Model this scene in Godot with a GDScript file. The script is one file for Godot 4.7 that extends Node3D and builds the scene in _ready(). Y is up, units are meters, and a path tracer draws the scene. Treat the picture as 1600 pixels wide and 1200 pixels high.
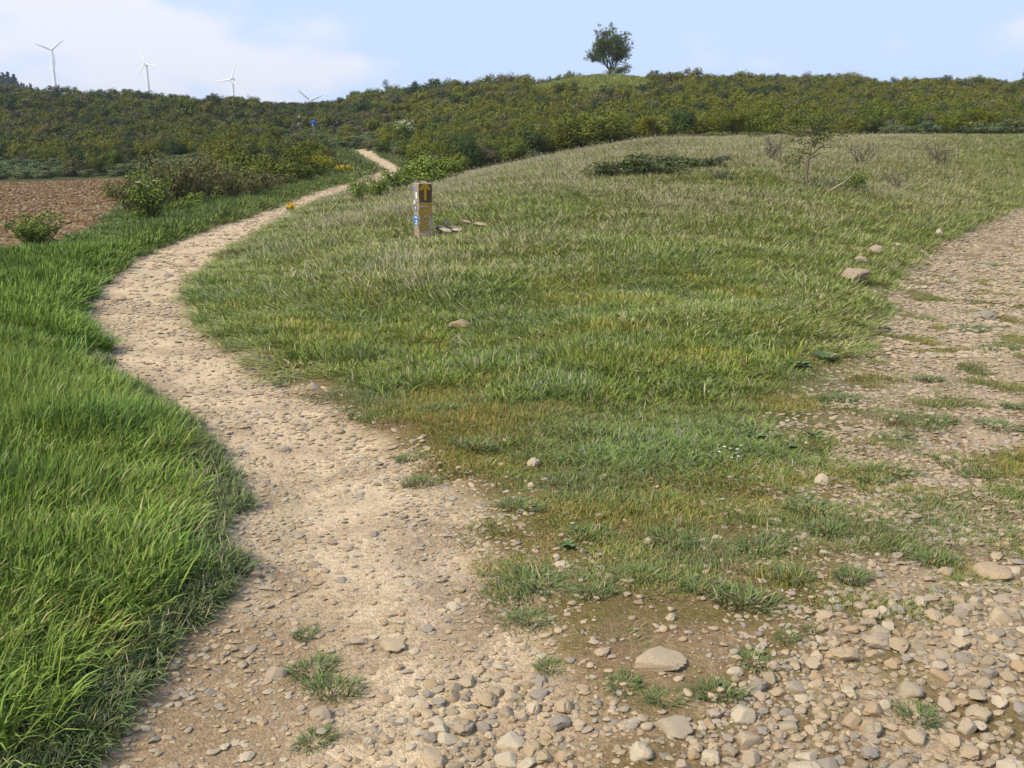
extends Node3D
# A stony path climbing a scrub-covered hill past a waymarker post, wind turbines on the skyline.
# x to the east of the view, -z away from the camera, metres. "d" below is distance ahead of the camera (d = -z).

const EYE := Vector3(0.0, 1.6, 0.0)
const PITCH := 12.6
const FOCAL := 1563.0          # focal length in pixels of the 1600 x 1200 photograph
var sp := sin(deg_to_rad(PITCH))
var cp := cos(deg_to_rad(PITCH))

var rng := RandomNumberGenerator.new()
var taken := {}
var M := {}
var n_big := FastNoiseLite.new()
var n_mid := FastNoiseLite.new()
var n_fine := FastNoiseLite.new()
var n_patch := FastNoiseLite.new()

# ---------------------------------------------------------------- small helpers
func numbered(called: String) -> String:
	if not taken.has(called):
		taken[called] = 0
		return called
	taken[called] += 1
	return "%s_%03d" % [called, taken[called]]

func tag(o: Node, label: String, category: String, group := "") -> void:
	o.set_meta("label", label)
	o.set_meta("category", category)
	if group != "":
		o.set_meta("group", group)

func base(called: String, at: Vector3, turn := 0.0) -> Node3D:
	var o := Node3D.new()
	o.name = numbered(called)
	add_child(o, true)
	o.position = at
	o.rotation.y = turn
	return o

func part(called: String, mesh: Mesh, m: Material, parent: Node) -> MeshInstance3D:
	var o := MeshInstance3D.new()
	o.name = called if parent != self else numbered(called)
	o.mesh = mesh
	o.material_override = m
	parent.add_child(o, true)
	return o

func rnd(a: float, b: float) -> float:
	return rng.randf_range(a, b)

func lin(r: float, g: float, b: float) -> Color:
	return Color(r, g, b).linear_to_srgb()

func sstep(a: float, b: float, x: float) -> float:
	var t := clampf((x - a) / (b - a), 0.0, 1.0)
	return t * t * (3.0 - 2.0 * t)

# mesh under construction: positions, normals, colours, indices
class Shape:
	var v := PackedVector3Array()
	var n := PackedVector3Array()
	var c := PackedColorArray()
	var f := PackedInt32Array()
	func vert(p: Vector3, nn: Vector3, cc: Color) -> int:
		v.push_back(p)
		n.push_back(nn)
		c.push_back(cc)
		return v.size() - 1
	func tri(a: int, b: int, d: int) -> void:
		f.push_back(a)
		f.push_back(b)
		f.push_back(d)
	func quad(a: int, b: int, d: int, e: int) -> void:
		tri(a, b, d)
		tri(a, d, e)
	# a flat face, clockwise seen from its front
	func face(p: Array, cc: Color) -> void:
		var nn: Vector3 = (p[2] - p[0]).cross(p[1] - p[0]).normalized()
		var s := v.size()
		for q in p:
			vert(q, nn, cc)
		for i in range(1, p.size() - 1):
			tri(s, s + i, s + i + 1)
	func mesh() -> ArrayMesh:
		var a := []
		a.resize(Mesh.ARRAY_MAX)
		a[Mesh.ARRAY_VERTEX] = v
		a[Mesh.ARRAY_NORMAL] = n
		a[Mesh.ARRAY_COLOR] = c
		a[Mesh.ARRAY_INDEX] = f
		var m := ArrayMesh.new()
		m.add_surface_from_arrays(Mesh.PRIMITIVE_TRIANGLES, a)
		return m

func tube(s: Shape, p: Array, r: Array, col: Color, sides := 6) -> void:
	var first := s.v.size()
	var side := Vector3.RIGHT
	for i in p.size():
		var t: Vector3 = (p[mini(i + 1, p.size() - 1)] - p[maxi(i - 1, 0)]).normalized()
		side = (side - t * side.dot(t))
		if side.length() < 0.05:
			side = t.cross(Vector3(0.3, 0.2, 0.9))
		side = side.normalized()
		var up := t.cross(side)
		for k in sides:
			var a := TAU * k / sides
			var nn := side * cos(a) + up * sin(a)
			s.vert(p[i] + nn * r[i], nn, col)
	for i in p.size() - 1:
		for k in sides:
			var a := first + i * sides + k
			var b := first + i * sides + (k + 1) % sides
			s.quad(a, a + sides, b + sides, b)
	var tip := s.vert(p[-1], (p[-1] - p[-2]).normalized(), col)
	for k in sides:
		s.tri(tip - sides + k, tip, tip - sides + (k + 1) % sides)

# box with chamfered edges
func chamfer_box(s: Shape, lo: Vector3, hi: Vector3, c: float, col: Color) -> void:
	var m := (lo + hi) * 0.5
	var h := (hi - lo) * 0.5
	var pts := func(sx: float, sy: float, sz: float, ax: int) -> Vector3:
		var q := Vector3(sx * (h.x - c), sy * (h.y - c), sz * (h.z - c))
		q[ax] = [sx, sy, sz][ax] * h[ax]
		return m + q
	for ax in 3:
		for sg in [-1.0, 1.0]:
			var q := []
			for k in [[-1.0, -1.0], [-1.0, 1.0], [1.0, 1.0], [1.0, -1.0]]:
				var e := [0.0, 0.0, 0.0]
				e[ax] = sg
				e[(ax + 1) % 3] = k[0]
				e[(ax + 2) % 3] = k[1]
				q.append(pts.call(e[0], e[1], e[2], ax))
			if sg < 0.0:
				q.reverse()
			s.face(q, col)
	for ax in 3:
		var b := (ax + 1) % 3
		var d := (ax + 2) % 3
		for sb in [-1.0, 1.0]:
			for sd in [-1.0, 1.0]:
				var q := []
				for k in [[-1.0, b], [1.0, b], [1.0, d], [-1.0, d]]:
					var e := [0.0, 0.0, 0.0]
					e[ax] = k[0]
					e[b] = sb
					e[d] = sd
					q.append(pts.call(e[0], e[1], e[2], k[1]))
				var nn: Vector3 = (q[2] - q[0]).cross(q[1] - q[0])
				var out := Vector3.ZERO
				out[b] = sb
				out[d] = sd
				if nn.dot(out) < 0.0:
					q.reverse()
				s.face(q, col)
	for sx in [-1.0, 1.0]:
		for sy in [-1.0, 1.0]:
			for sz in [-1.0, 1.0]:
				var q := [pts.call(sx, sy, sz, 0), pts.call(sx, sy, sz, 1), pts.call(sx, sy, sz, 2)]
				if (q[2] - q[0]).cross(q[1] - q[0]).dot(Vector3(sx, sy, sz)) < 0.0:
					q.reverse()
				s.face(q, col)

# a plate of irregular outline (x, y), with thickness along +z
func plate(s: Shape, outline: PackedVector2Array, z0: float, z1: float, col: Color) -> void:
	var idx := Geometry2D.triangulate_polygon(outline)
	var first := s.v.size()
	for p in outline:
		s.vert(Vector3(p.x, p.y, z1), Vector3(0, 0, 1), col)
	for i in range(0, idx.size(), 3):
		var a := outline[idx[i]]
		var b := outline[idx[i + 1]]
		var c := outline[idx[i + 2]]
		if (b - a).cross(c - a) > 0.0:
			s.tri(first + idx[i], first + idx[i + 2], first + idx[i + 1])
		else:
			s.tri(first + idx[i], first + idx[i + 1], first + idx[i + 2])
	var ccw := not Geometry2D.is_polygon_clockwise(outline)
	for i in outline.size():
		var a := outline[i]
		var b := outline[(i + 1) % outline.size()]
		var q := [Vector3(a.x, a.y, z1), Vector3(b.x, b.y, z1), Vector3(b.x, b.y, z0), Vector3(a.x, a.y, z0)]
		var nn: Vector3 = (q[2] - q[0]).cross(q[1] - q[0])
		var out := Vector3((b - a).y, -(b - a).x, 0.0)
		if Geometry2D.is_point_in_polygon((a + b) * 0.5 + Vector2(out.x, out.y).normalized() * 0.001, outline):
			out = -out
		if nn.dot(out) < 0.0:
			q.reverse()
		s.face(q, col)

func ragged(x0: float, y0: float, x1: float, y1: float, step: float, wob: float) -> PackedVector2Array:
	var o := PackedVector2Array()
	var c := [Vector2(x0, y0), Vector2(x1, y0), Vector2(x1, y1), Vector2(x0, y1)]
	for i in 4:
		var a: Vector2 = c[i]
		var b: Vector2 = c[(i + 1) % 4]
		var n := maxi(1, int(a.distance_to(b) / step))
		var nn := (b - a).normalized().orthogonal()
		for k in n:
			o.push_back(a.lerp(b, (k + 0.0) / n) + nn * rnd(-wob, wob))
	return o

# ---------------------------------------------------------------- the lie of the land
# Rings of equal distance: for each, the height of the ground given as the line of sight (across, down) in the photograph's own pixels at which that ring is seen.
var RINGS := [
	[8.0, [-400, 560, 200, 562, 600, 562, 800, 558, 1000, 550, 1300, 556, 1600, 562, 2000, 562]],
	[11.0, [-400, 476, 200, 478, 400, 474, 600, 462, 800, 452, 1000, 450, 1300, 462, 1450, 474, 1600, 477, 2000, 478]],
	[16.0, [-400, 405, 0, 404, 250, 404, 330, 402, 450, 392, 660, 374, 900, 356, 1100, 355, 1300, 368, 1430, 392, 1520, 402, 1600, 404, 2000, 404]],
	[22.0, [-400, 366, 0, 367, 120, 362, 300, 352, 400, 345, 450, 342, 560, 335, 700, 314, 900, 293, 1100, 284, 1300, 298, 1480, 332, 1540, 347, 1600, 350, 2000, 350]],
	[30.0, [-400, 336, 0, 337, 150, 330, 330, 318, 480, 309, 530, 305, 620, 302, 720, 285, 850, 262, 1000, 245, 1200, 240, 1400, 258, 1550, 292, 1650, 308, 2000, 312]],
	[38.0, [-400, 318, 0, 319, 150, 314, 300, 305, 480, 292, 560, 287, 640, 291, 740, 275, 850, 250, 950, 231, 1040, 220, 1200, 222, 1400, 224, 1600, 254, 2000, 262]],
	[46.0, [-400, 301, 0, 303, 150, 298, 300, 291, 480, 279, 560, 275, 610, 277, 680, 274, 740, 270, 850, 253, 950, 238, 1040, 224, 1200, 216, 1400, 215, 1600, 217, 2000, 226]],
	[60.0, [-400, 281, 0, 283, 150, 278, 300, 268, 450, 258, 540, 253, 580, 252, 640, 253, 740, 256, 850, 248, 950, 232, 1040, 223, 1200, 216, 1400, 210, 1600, 206, 2000, 210]],
	[80.0, [-400, 258, 0, 262, 150, 255, 300, 244, 450, 236, 560, 234, 620, 232, 740, 222, 850, 214, 950, 207, 1200, 197, 1400, 193, 1600, 190, 2000, 190]],
	[110.0, [-400, 214, 0, 218, 200, 216, 400, 214, 500, 214, 600, 203, 740, 187, 850, 172, 950, 164, 1200, 168, 1400, 168, 1600, 168, 2000, 168]],
	[140.0, [-400, 178, 0, 182, 200, 187, 400, 195, 500, 195, 600, 178, 740, 163, 800, 147, 850, 134, 900, 124, 950, 119, 1000, 124, 1060, 136, 1200, 144, 1400, 146, 1600, 146, 2000, 146]],
	[180.0, [-400, 150, 0, 156, 100, 159, 200, 163, 300, 170, 400, 171, 500, 170, 560, 163, 620, 158, 700, 151, 800, 147, 850, 143, 950, 133, 1100, 140, 1250, 136, 1330, 141, 1400, 148, 1450, 143, 1520, 143, 1600, 149, 2000, 149]],
	[230.0, [-400, 153, 0, 160, 200, 168, 300, 174, 400, 177, 500, 175, 600, 165, 700, 157, 850, 148, 950, 142, 1250, 140, 1600, 146, 2000, 146]],
	[320.0, [-400, 150, 0, 165, 200, 180, 400, 186, 600, 178, 800, 168, 1000, 162, 1600, 160, 2000, 160]],
	[500.0, [-400, 128, -100, 138, 0, 146, 40, 152, 70, 162, 150, 182, 400, 190, 600, 184, 1000, 176, 2000, 176]],
	[900.0, [-400, 170, 0, 176, 400, 190, 1000, 185, 2000, 185]],
	[5000.0, [-400, 200, 400, 205, 2000, 205]],
]
const A0 := -1.0
const A_STEP := 0.01
const A_N := 201
const L0 := 0.4
const L_STEP := 0.025
const L_N := 326
var slope := PackedFloat32Array()   # (height - eye height) / distance, by direction and distance

func sight(px: float, py: float) -> Vector2:   # (x / d, (y - eye) / d) of a line of sight
	var r := (px - 800.0) / FOCAL
	var u := (600.0 - py) / FOCAL
	var fwd := cp + sp * u
	return Vector2(r / fwd, (u * cp - sp) / fwd)

func along(xs: Array, ys: Array, x: float) -> float:   # smooth curve through points
	var n := xs.size()
	if x <= xs[0]:
		return ys[0]
	if x >= xs[n - 1]:
		return ys[n - 1]
	var i := 0
	while xs[i + 1] < x:
		i += 1
	var h: float = xs[i + 1] - xs[i]
	var t: float = (x - xs[i]) / h
	var d: float = (ys[i + 1] - ys[i]) / h
	var dl: float = d if i == 0 else (ys[i] - ys[i - 1]) / (xs[i] - xs[i - 1])
	var dr: float = d if i == n - 2 else (ys[i + 2] - ys[i + 1]) / (xs[i + 2] - xs[i + 1])
	var m0 := 0.0 if dl * d <= 0.0 else 2.0 * dl * d / (dl + d)
	var m1 := 0.0 if dr * d <= 0.0 else 2.0 * dr * d / (dr + d)
	var t2 := t * t
	var t3 := t2 * t
	return (2 * t3 - 3 * t2 + 1) * ys[i] + (t3 - 2 * t2 + t) * h * m0 + (3 * t2 - 2 * t3) * ys[i + 1] + (t3 - t2) * h * m1

func lay_land() -> void:
	var dist := [log(1.0), log(2.0), log(4.0), log(6.0)]
	var lines := []
	for ring in RINGS:
		var xs := []
		var ys := []
		var p: Array = ring[1]
		for i in range(0, p.size(), 2):
			var s := sight(p[i], p[i + 1])
			xs.append(s.x)
			ys.append(s.y)
		dist.append(log(ring[0]))
		lines.append([xs, ys])
	slope.resize(A_N * L_N)
	for i in A_N:
		var a := A0 + A_STEP * i
		var e := [-1.6, -0.8, -0.4, -1.6 / 6.0]
		for l in lines:
			e.append(along(l[0], l[1], a))
		# heights are interpolated, so that level ground stays level
		var hs := []
		for k in e.size():
			hs.append(e[k] * exp(dist[k]))
		for j in L_N:
			var q := L0 + L_STEP * j
			slope[i * L_N + j] = along(dist, hs, q)

func broad(x: float, d: float) -> float:
	if d < 1.5:
		return 0.0
	var fa := clampf((x / d - A0) / A_STEP, 0.0, A_N - 1.001)
	var fl := clampf((log(d) - L0) / L_STEP, 0.0, L_N - 1.001)
	var i := int(fa)
	var j := int(fl)
	var u := fa - i
	var w := fl - j
	var k := i * L_N + j
	var h := (slope[k] * (1 - w) + slope[k + 1] * w) * (1 - u) + (slope[k + L_N] * (1 - w) + slope[k + L_N + 1] * w) * u
	return EYE.y + h

func height(x: float, d: float) -> float:
	var h := broad(x, d)
	var near := 1.0 - sstep(25.0, 60.0, d)
	h += n_mid.get_noise_2d(x, d) * (0.05 * near + 0.22 * sstep(50.0, 90.0, d) * (1.0 - sstep(180.0, 230.0, d)))
	if d < 14.0:
		h += n_fine.get_noise_2d(x, d) * 0.010 * (1.0 - sstep(8.0, 14.0, d))
	h -= 0.05 * path_in(x, d, 0.25)
	return h

func ground(x: float, d: float) -> Vector3:
	return Vector3(x, height(x, d), -d)

func col_at(px: float, d: float) -> Vector3:   # the ground at that distance, in the direction seen at px
	var x := (px - 800.0) / FOCAL * d
	for i in 3:
		var e := (height(x, d) - EYE.y) / d
		x = (px - 800.0) / FOCAL * (cp - e * sp) * d
	return ground(x, d)

func spot(px: float, py: float) -> Vector3:   # the ground met by a line of sight
	var s := sight(px, py)
	var d := 1.5
	while d < 300.0:
		if EYE.y + s.y * d < height(s.x * d, d):
			break
		d *= 1.006
	return ground(s.x * d, d)

# path, track and field outlines, as x over distance
var path_d := []
var path_l := []
var path_r := []
var track_d := []
var track_l := []
var track_r := []
var field_d := []
var field_r := []

func at_table(ds: Array, xs: Array, d: float) -> float:
	var n := ds.size()
	if d <= ds[0]:
		return xs[0]
	if d >= ds[n - 1]:
		return xs[n - 1]
	var lo := 0
	var hi := n - 1
	while hi - lo > 1:
		var m := (lo + hi) >> 1
		if ds[m] <= d:
			lo = m
		else:
			hi = m
	return lerpf(xs[lo], xs[hi], (d - ds[lo]) / (ds[hi] - ds[lo]))

func flat_d(py: float, px: float) -> float:
	var s := sight(px, py)
	var d := 1.5
	while d < 300.0 and EYE.y + s.y * d > broad(s.x * d, d):
		d *= 1.004
	return d

func lay_paths() -> void:
	for r in [[1300, 10, 980], [1200, 90, 900], [1100, 190, 880], [1000, 275, 850], [900, 358, 785], [800, 350, 755], [750, 342, 705], [700, 318, 625], [650, 266, 540], [600, 190, 458], [550, 134, 388], [500, 100, 322], [460, 116, 298], [430, 152, 312], [400, 200, 346], [380, 246, 382], [360, 304, 416], [340, 368, 452], [320, 424, 484], [308, 452, 522], [295, 496, 562], [285, 545, 592]]:
		var m: float = (r[1] + r[2]) * 0.5
		var d := flat_d(r[0], m)
		path_d.append(d)
		path_l.append(sight(r[1], r[0]).x * d)
		path_r.append(sight(r[2], r[0]).x * d)
	for r in [[46.0, 568, 618], [52.0, 598, 630], [58.0, 584, 616], [66.0, 564, 594], [76.0, 556, 584], [86.0, 546, 562], [100.0, 520, 540], [112.0, 500, 522], [125.0, 460, 480], [140.0, 436, 452]]:
		path_d.append(r[0])
		path_l.append((r[1] - 800.0) / FOCAL * cp * r[0])
		path_r.append((r[2] - 800.0) / FOCAL * cp * r[0])
	for r in [[1300, 1010], [1200, 1050], [1100, 1130], [1000, 1265], [900, 1330], [800, 1300], [700, 1300], [620, 1318], [540, 1345], [480, 1372], [430, 1402], [390, 1450], [360, 1505], [330, 1575]]:
		var d := flat_d(r[0], r[1])
		track_d.append(d)
		track_l.append(sight(r[1], r[0]).x * d)
		track_r.append(sight(r[1], r[0]).x * d + 3.4 + 0.02 * d)
	track_d.append(60.0)
	track_l.append(40.0)
	track_r.append(45.0)
	for r in [[14.6, -300], [15.6, -80], [16.6, 20], [18.0, 85], [20.0, 120], [24.0, 160], [30.0, 185], [38.0, 195], [46.0, 205], [58.0, 215]]:
		field_d.append(r[0])
		field_r.append((r[1] - 800.0) / FOCAL * cp * r[0])

func path_side(x: float, d: float) -> float:   # how far inside the path, negative outside
	if d > 82.0:
		return -9.0
	return minf(x - at_table(path_d, path_l, d), at_table(path_d, path_r, d) - x)

func path_in(x: float, d: float, soft: float) -> float:
	return sstep(-soft, soft, path_side(x, d))

func track_side(x: float, d: float) -> float:
	if d > 60.0:
		return -9.0
	return minf(x - at_table(track_d, track_l, d), at_table(track_d, track_r, d) - x)

func field_side(x: float, d: float) -> float:
	if d < 14.0 or d > 60.0:
		return -9.0
	return minf(at_table(field_d, field_r, d) - x, minf(d - 14.6, 58.0 - d) * 1.5)

# ---------------------------------------------------------------- ground colours (base colours, linear)
const C_PATH := Color(0.66, 0.52, 0.345)
const C_SOIL := Color(0.27, 0.185, 0.105)
const C_MOSS := Color(0.19, 0.15, 0.055)
const C_TURF := Color(0.14, 0.14, 0.05)
const C_FIELD := Color(0.25, 0.15, 0.075)
const C_SCRUB := Color(0.08, 0.09, 0.035)

func bare_share(x: float, d: float) -> float:   # 1 on trodden soil, 0 where grass closes
	var s := 1.0 - sstep(3.4, 6.2, d + n_patch.get_noise_2d(x * 0.8, d * 0.8) * 1.6)
	var right := x - at_table(path_r_d(), path_r, d)
	s = maxf(s, 1.0 - sstep(0.05, 0.5, right + n_patch.get_noise_2d(x * 1.6, d) * 0.3))
	return s

func path_r_d() -> Array:
	return path_d

func tint(x: float, d: float) -> Color:
	var p := n_patch.get_noise_2d(x * 1.7, d * 1.7)
	var q := n_fine.get_noise_2d(x * 0.7, d * 0.7)
	var c := C_TURF
	var ps := path_side(x, d)
	if d < 45.0:
		var xr := at_table(path_d, path_r, d)
		if x > xr - 0.5:
			var ts := track_side(x, d)
			var b := bare_share(x, d)
			c = C_TURF.lerp(C_MOSS, sstep(-0.2, 0.5, b + p * 0.6))
			c = c.lerp(C_SOIL, sstep(0.6, 1.15, b + p * 0.5 + q * 0.15))
			var t := sstep(-0.5, 0.5, ts + p * 0.7)
			var tc := C_SOIL.lerp(Color(0.42, 0.325, 0.215), sstep(-0.4, 0.4, q + 0.6 * sstep(5.0, 10.0, d)))
			tc = tc.lerp(C_MOSS, 0.7 * sstep(0.08, 0.4, p))
			c = c.lerp(tc, t)
		elif d < 7.0:
			c = Color(0.1, 0.085, 0.045)
	if field_side(x, d) > -2.0:
		c = c.lerp(C_FIELD.lerp(Color(0.27, 0.17, 0.1), sstep(-0.3, 0.5, q + p * 0.3 - (d - 36.0) * 0.02)), sstep(-0.25, 0.25, field_side(x, d) + q * 0.3))
	if d > 40.0 and field_side(x, d) < -0.5:
		var hill := sstep(41.0, 52.0, d)
		var hc := C_SCRUB.lerp(Color(0.07, 0.085, 0.035), sstep(-0.2, 0.4, n_mid.get_noise_2d(x * 0.3, d * 0.3)))
		hc = hc.lerp(Color(0.27, 0.27, 0.11), knoll(x, d))
		c = c.lerp(hc, hill)
	var w := sstep(-0.16, 0.16, ps + p * 0.12 + q * 0.08)
	if w > 0.0:
		var pc := C_PATH
		var edge := sstep(0.5, 0.1, ps) if d < 12.0 else 0.0
		pc = pc.lerp(Color(0.3, 0.215, 0.135), 0.45 * sstep(0.0, 0.5, p + q * 0.3) + 0.5 * edge * sstep(-0.3, 0.3, p))
		pc = pc.lerp(C_SOIL, 0.75 * (1.0 - sstep(3.1, 3.9, d)) * sstep(-0.25, -0.75, x - n_fine.get_noise_2d(d * 2.0, x) * 0.3))
		c = c.lerp(pc, w)
	return c * (1.0 + 0.16 * q)

func knoll(x: float, d: float) -> float:
	var px := 800.0 + x / d * FOCAL / cp
	return sstep(118.0, 127.0, d + n_mid.get_noise_2d(x * 0.4, d) * 8.0) * (1.0 - sstep(168.0, 176.0, d)) * sstep(808.0, 845.0, px) * (1.0 - sstep(995.0, 1016.0, px))

# ---------------------------------------------------------------- _ready
func _ready() -> void:
	rng.seed = 20240517
	setup_noise()
	camera_and_light()
	materials()
	lay_land()
	lay_paths()
	ground_sheets()
	stones_make()
	path_stones()
	loose_stones()
	field_clods()
	grass()
	tufts()
	small_plants()
	foliage_make()
	hillside_scrub()
	bank_plants()
	mound_plants()
	skyline_plants()
	hill_tree()
	pine_wood()
	waymarker()
	turbines()
	people()

func setup_noise() -> void:
	n_big.seed = 3
	n_big.frequency = 0.02
	n_mid.seed = 11
	n_mid.frequency = 0.35
	n_mid.fractal_octaves = 3
	n_fine.seed = 23
	n_fine.frequency = 3.2
	n_fine.fractal_octaves = 3
	n_patch.seed = 41
	n_patch.frequency = 0.9
	n_patch.fractal_octaves = 3

func camera_and_light() -> void:
	var cam := Camera3D.new()
	cam.name = "camera"
	cam.position = EYE
	cam.rotation_degrees.x = -PITCH
	cam.fov = rad_to_deg(2.0 * atan(600.0 / FOCAL))
	cam.near = 0.05
	cam.far = 9000.0
	add_child(cam)
	cam.current = true
	var e := Environment.new()
	e.background_mode = Environment.BG_SKY
	e.sky = Sky.new()
	var m := PanoramaSkyMaterial.new()
	m.panorama = sky_picture()
	e.sky.sky_material = m
	e.background_energy_multiplier = 0.78
	e.tonemap_mode = Environment.TONE_MAPPER_LINEAR
	e.tonemap_exposure = 1.68
	e.fog_enabled = true
	e.fog_density = 0.00025
	e.fog_light_color = Color(0.86, 0.91, 1.0)
	e.sdfgi_enabled = true
	e.ssao_enabled = true
	e.ssil_enabled = true
	var w := WorldEnvironment.new()
	w.name = "world_environment"
	w.environment = e
	add_child(w)
	var sun := DirectionalLight3D.new()
	sun.name = "sun"
	sun.light_color = Color(1.0, 0.94, 0.83)
	sun.light_energy = 1.05
	sun.light_angular_distance = 14.0
	sun.shadow_enabled = true
	add_child(sun)
	sun.look_at_from_position(Vector3.ZERO, -Vector3(-0.56, 0.74, 0.40))

func sky_picture() -> ImageTexture:
	var w := 2048
	var h := 1024
	var im := Image.create(w, h, false, Image.FORMAT_RGBF)
	im.fill(Color(0.5, 0.55, 0.6))
	var n := FastNoiseLite.new()
	n.seed = 5
	n.frequency = 2.3
	n.fractal_octaves = 4
	for j in h / 2:
		var up := PI * (0.5 - (j + 0.5) / h)
		var s := sin(up)
		for i in w:
			var az := TAU * (i + 0.5) / w           # 0 ahead of the camera, growing to the right
			if i > w / 2:
				az -= TAU
			var c := Color(0.54, 0.69, 0.93).lerp(Color(0.40, 0.52, 0.76), 1.0 - pow(1.0 - s, 3.0))
			var dir := Vector3(sin(az) * cos(up), s * 2.6, -cos(az) * cos(up))
			var v := n.get_noise_3dv(dir) * 0.7 + n.get_noise_3dv(dir * 3.4 + Vector3(4, 1, 7)) * 0.42
			# a bank of thin cloud low ahead, clearing to the right
			var bank := exp(-pow((az + 0.36) / 0.26, 2.0)) * exp(-pow((up - 0.085) / 0.055, 2.0))
			var k := sstep(0.06, 0.56, v * 1.15 + bank * 0.5 - 0.06)
			c = c.lerp(Color(0.76, 0.765, 0.82), 0.92 * k)
			im.set_pixel(i, j, c)
	return ImageTexture.create_from_image(im)

func noise_tex(f: float, oct: int, lo: float, hi: float, sd: int, kind := FastNoiseLite.TYPE_SIMPLEX_SMOOTH, size := 512) -> NoiseTexture2D:
	var n := FastNoiseLite.new()
	n.seed = sd
	n.noise_type = kind
	n.frequency = f
	n.fractal_octaves = oct
	var t := NoiseTexture2D.new()
	t.width = size
	t.height = size
	t.seamless = true
	t.noise = n
	var g := Gradient.new()
	g.set_color(0, Color(lo, lo, lo))
	g.set_color(1, Color(hi, hi, hi))
	t.color_ramp = g
	return t

func bump_tex(f: float, oct: int, sd: int, strength: float, kind := FastNoiseLite.TYPE_SIMPLEX_SMOOTH, size := 512) -> NoiseTexture2D:
	var n := FastNoiseLite.new()
	n.seed = sd
	n.noise_type = kind
	n.frequency = f
	n.fractal_octaves = oct
	var t := NoiseTexture2D.new()
	t.width = size
	t.height = size
	t.seamless = true
	t.as_normal_map = true
	t.bump_strength = strength
	t.noise = n
	return t

func mat(called: String, rough := 0.9, spec := 0.3) -> StandardMaterial3D:
	var m := StandardMaterial3D.new()
	m.resource_name = called
	m.roughness = rough
	m.metallic_specular = spec
	m.vertex_color_use_as_albedo = true
	M[called] = m
	return m

func grainy(m: StandardMaterial3D, t: Texture2D, nrm: Texture2D, scale: float, strength := 1.0) -> void:
	m.albedo_texture = t
	m.uv1_triplanar = true
	m.uv1_world_triplanar = true
	m.uv1_scale = Vector3.ONE * scale
	if nrm:
		m.normal_enabled = true
		m.normal_texture = nrm
		m.normal_scale = strength

func materials() -> void:
	var speck := noise_tex(0.03, 5, 0.72, 1.0, 7)
	var grit := noise_tex(0.09, 3, 0.66, 1.0, 9, FastNoiseLite.TYPE_CELLULAR)
	var grit_n := bump_tex(0.07, 3, 9, 6.0)
	var stone_n := bump_tex(0.05, 4, 15, 4.0)
	grainy(mat("soil", 0.95, 0.2), speck, grit_n, 1.6, 0.9)
	grainy(mat("gravel", 0.92, 0.25), speck, grit_n, 2.0, 1.0)
	grainy(mat("stone", 0.9, 0.25), noise_tex(0.025, 6, 0.5, 1.0, 17), stone_n, 1.2, 1.8)
	M.stone.uv1_world_triplanar = false
	for k in 9:
		var s: StandardMaterial3D = M.stone.duplicate()
		s.albedo_color = [lin(.66, .53, .36), lin(.61, .475, .31), lin(.57, .475, .345), lin(.74, .63, .46), lin(.53, .43, .30), lin(.60, .45, .285), lin(.47, .41, .33), lin(.61, .49, .36), lin(.27, .24, .215)][k]
		M["stone_%d" % k] = s
	var g := mat("grass", 0.6, 0.35)
	g.backlight = Color(0.9, 0.9, 0.7)
	var l := mat("leaf", 0.65, 0.3)
	l.backlight = Color(0.45, 0.45, 0.3)
	mat("bark", 0.95, 0.15)
	mat("flower", 0.7, 0.2).backlight = Color(0.4, 0.4, 0.4)
	mat("paint", 0.6, 0.4)
	grainy(mat("concrete", 0.92, 0.2), noise_tex(0.02, 5, 0.42, 1.0, 31), bump_tex(0.06, 4, 33, 3.0), 3.0, 0.7)
	grainy(mat("worn_paint", 0.7, 0.35), noise_tex(0.03, 5, 0.35, 1.0, 37), null, 4.0)
	mat("white_metal", 0.45, 0.5)
	mat("cloth", 0.9, 0.2)

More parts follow.
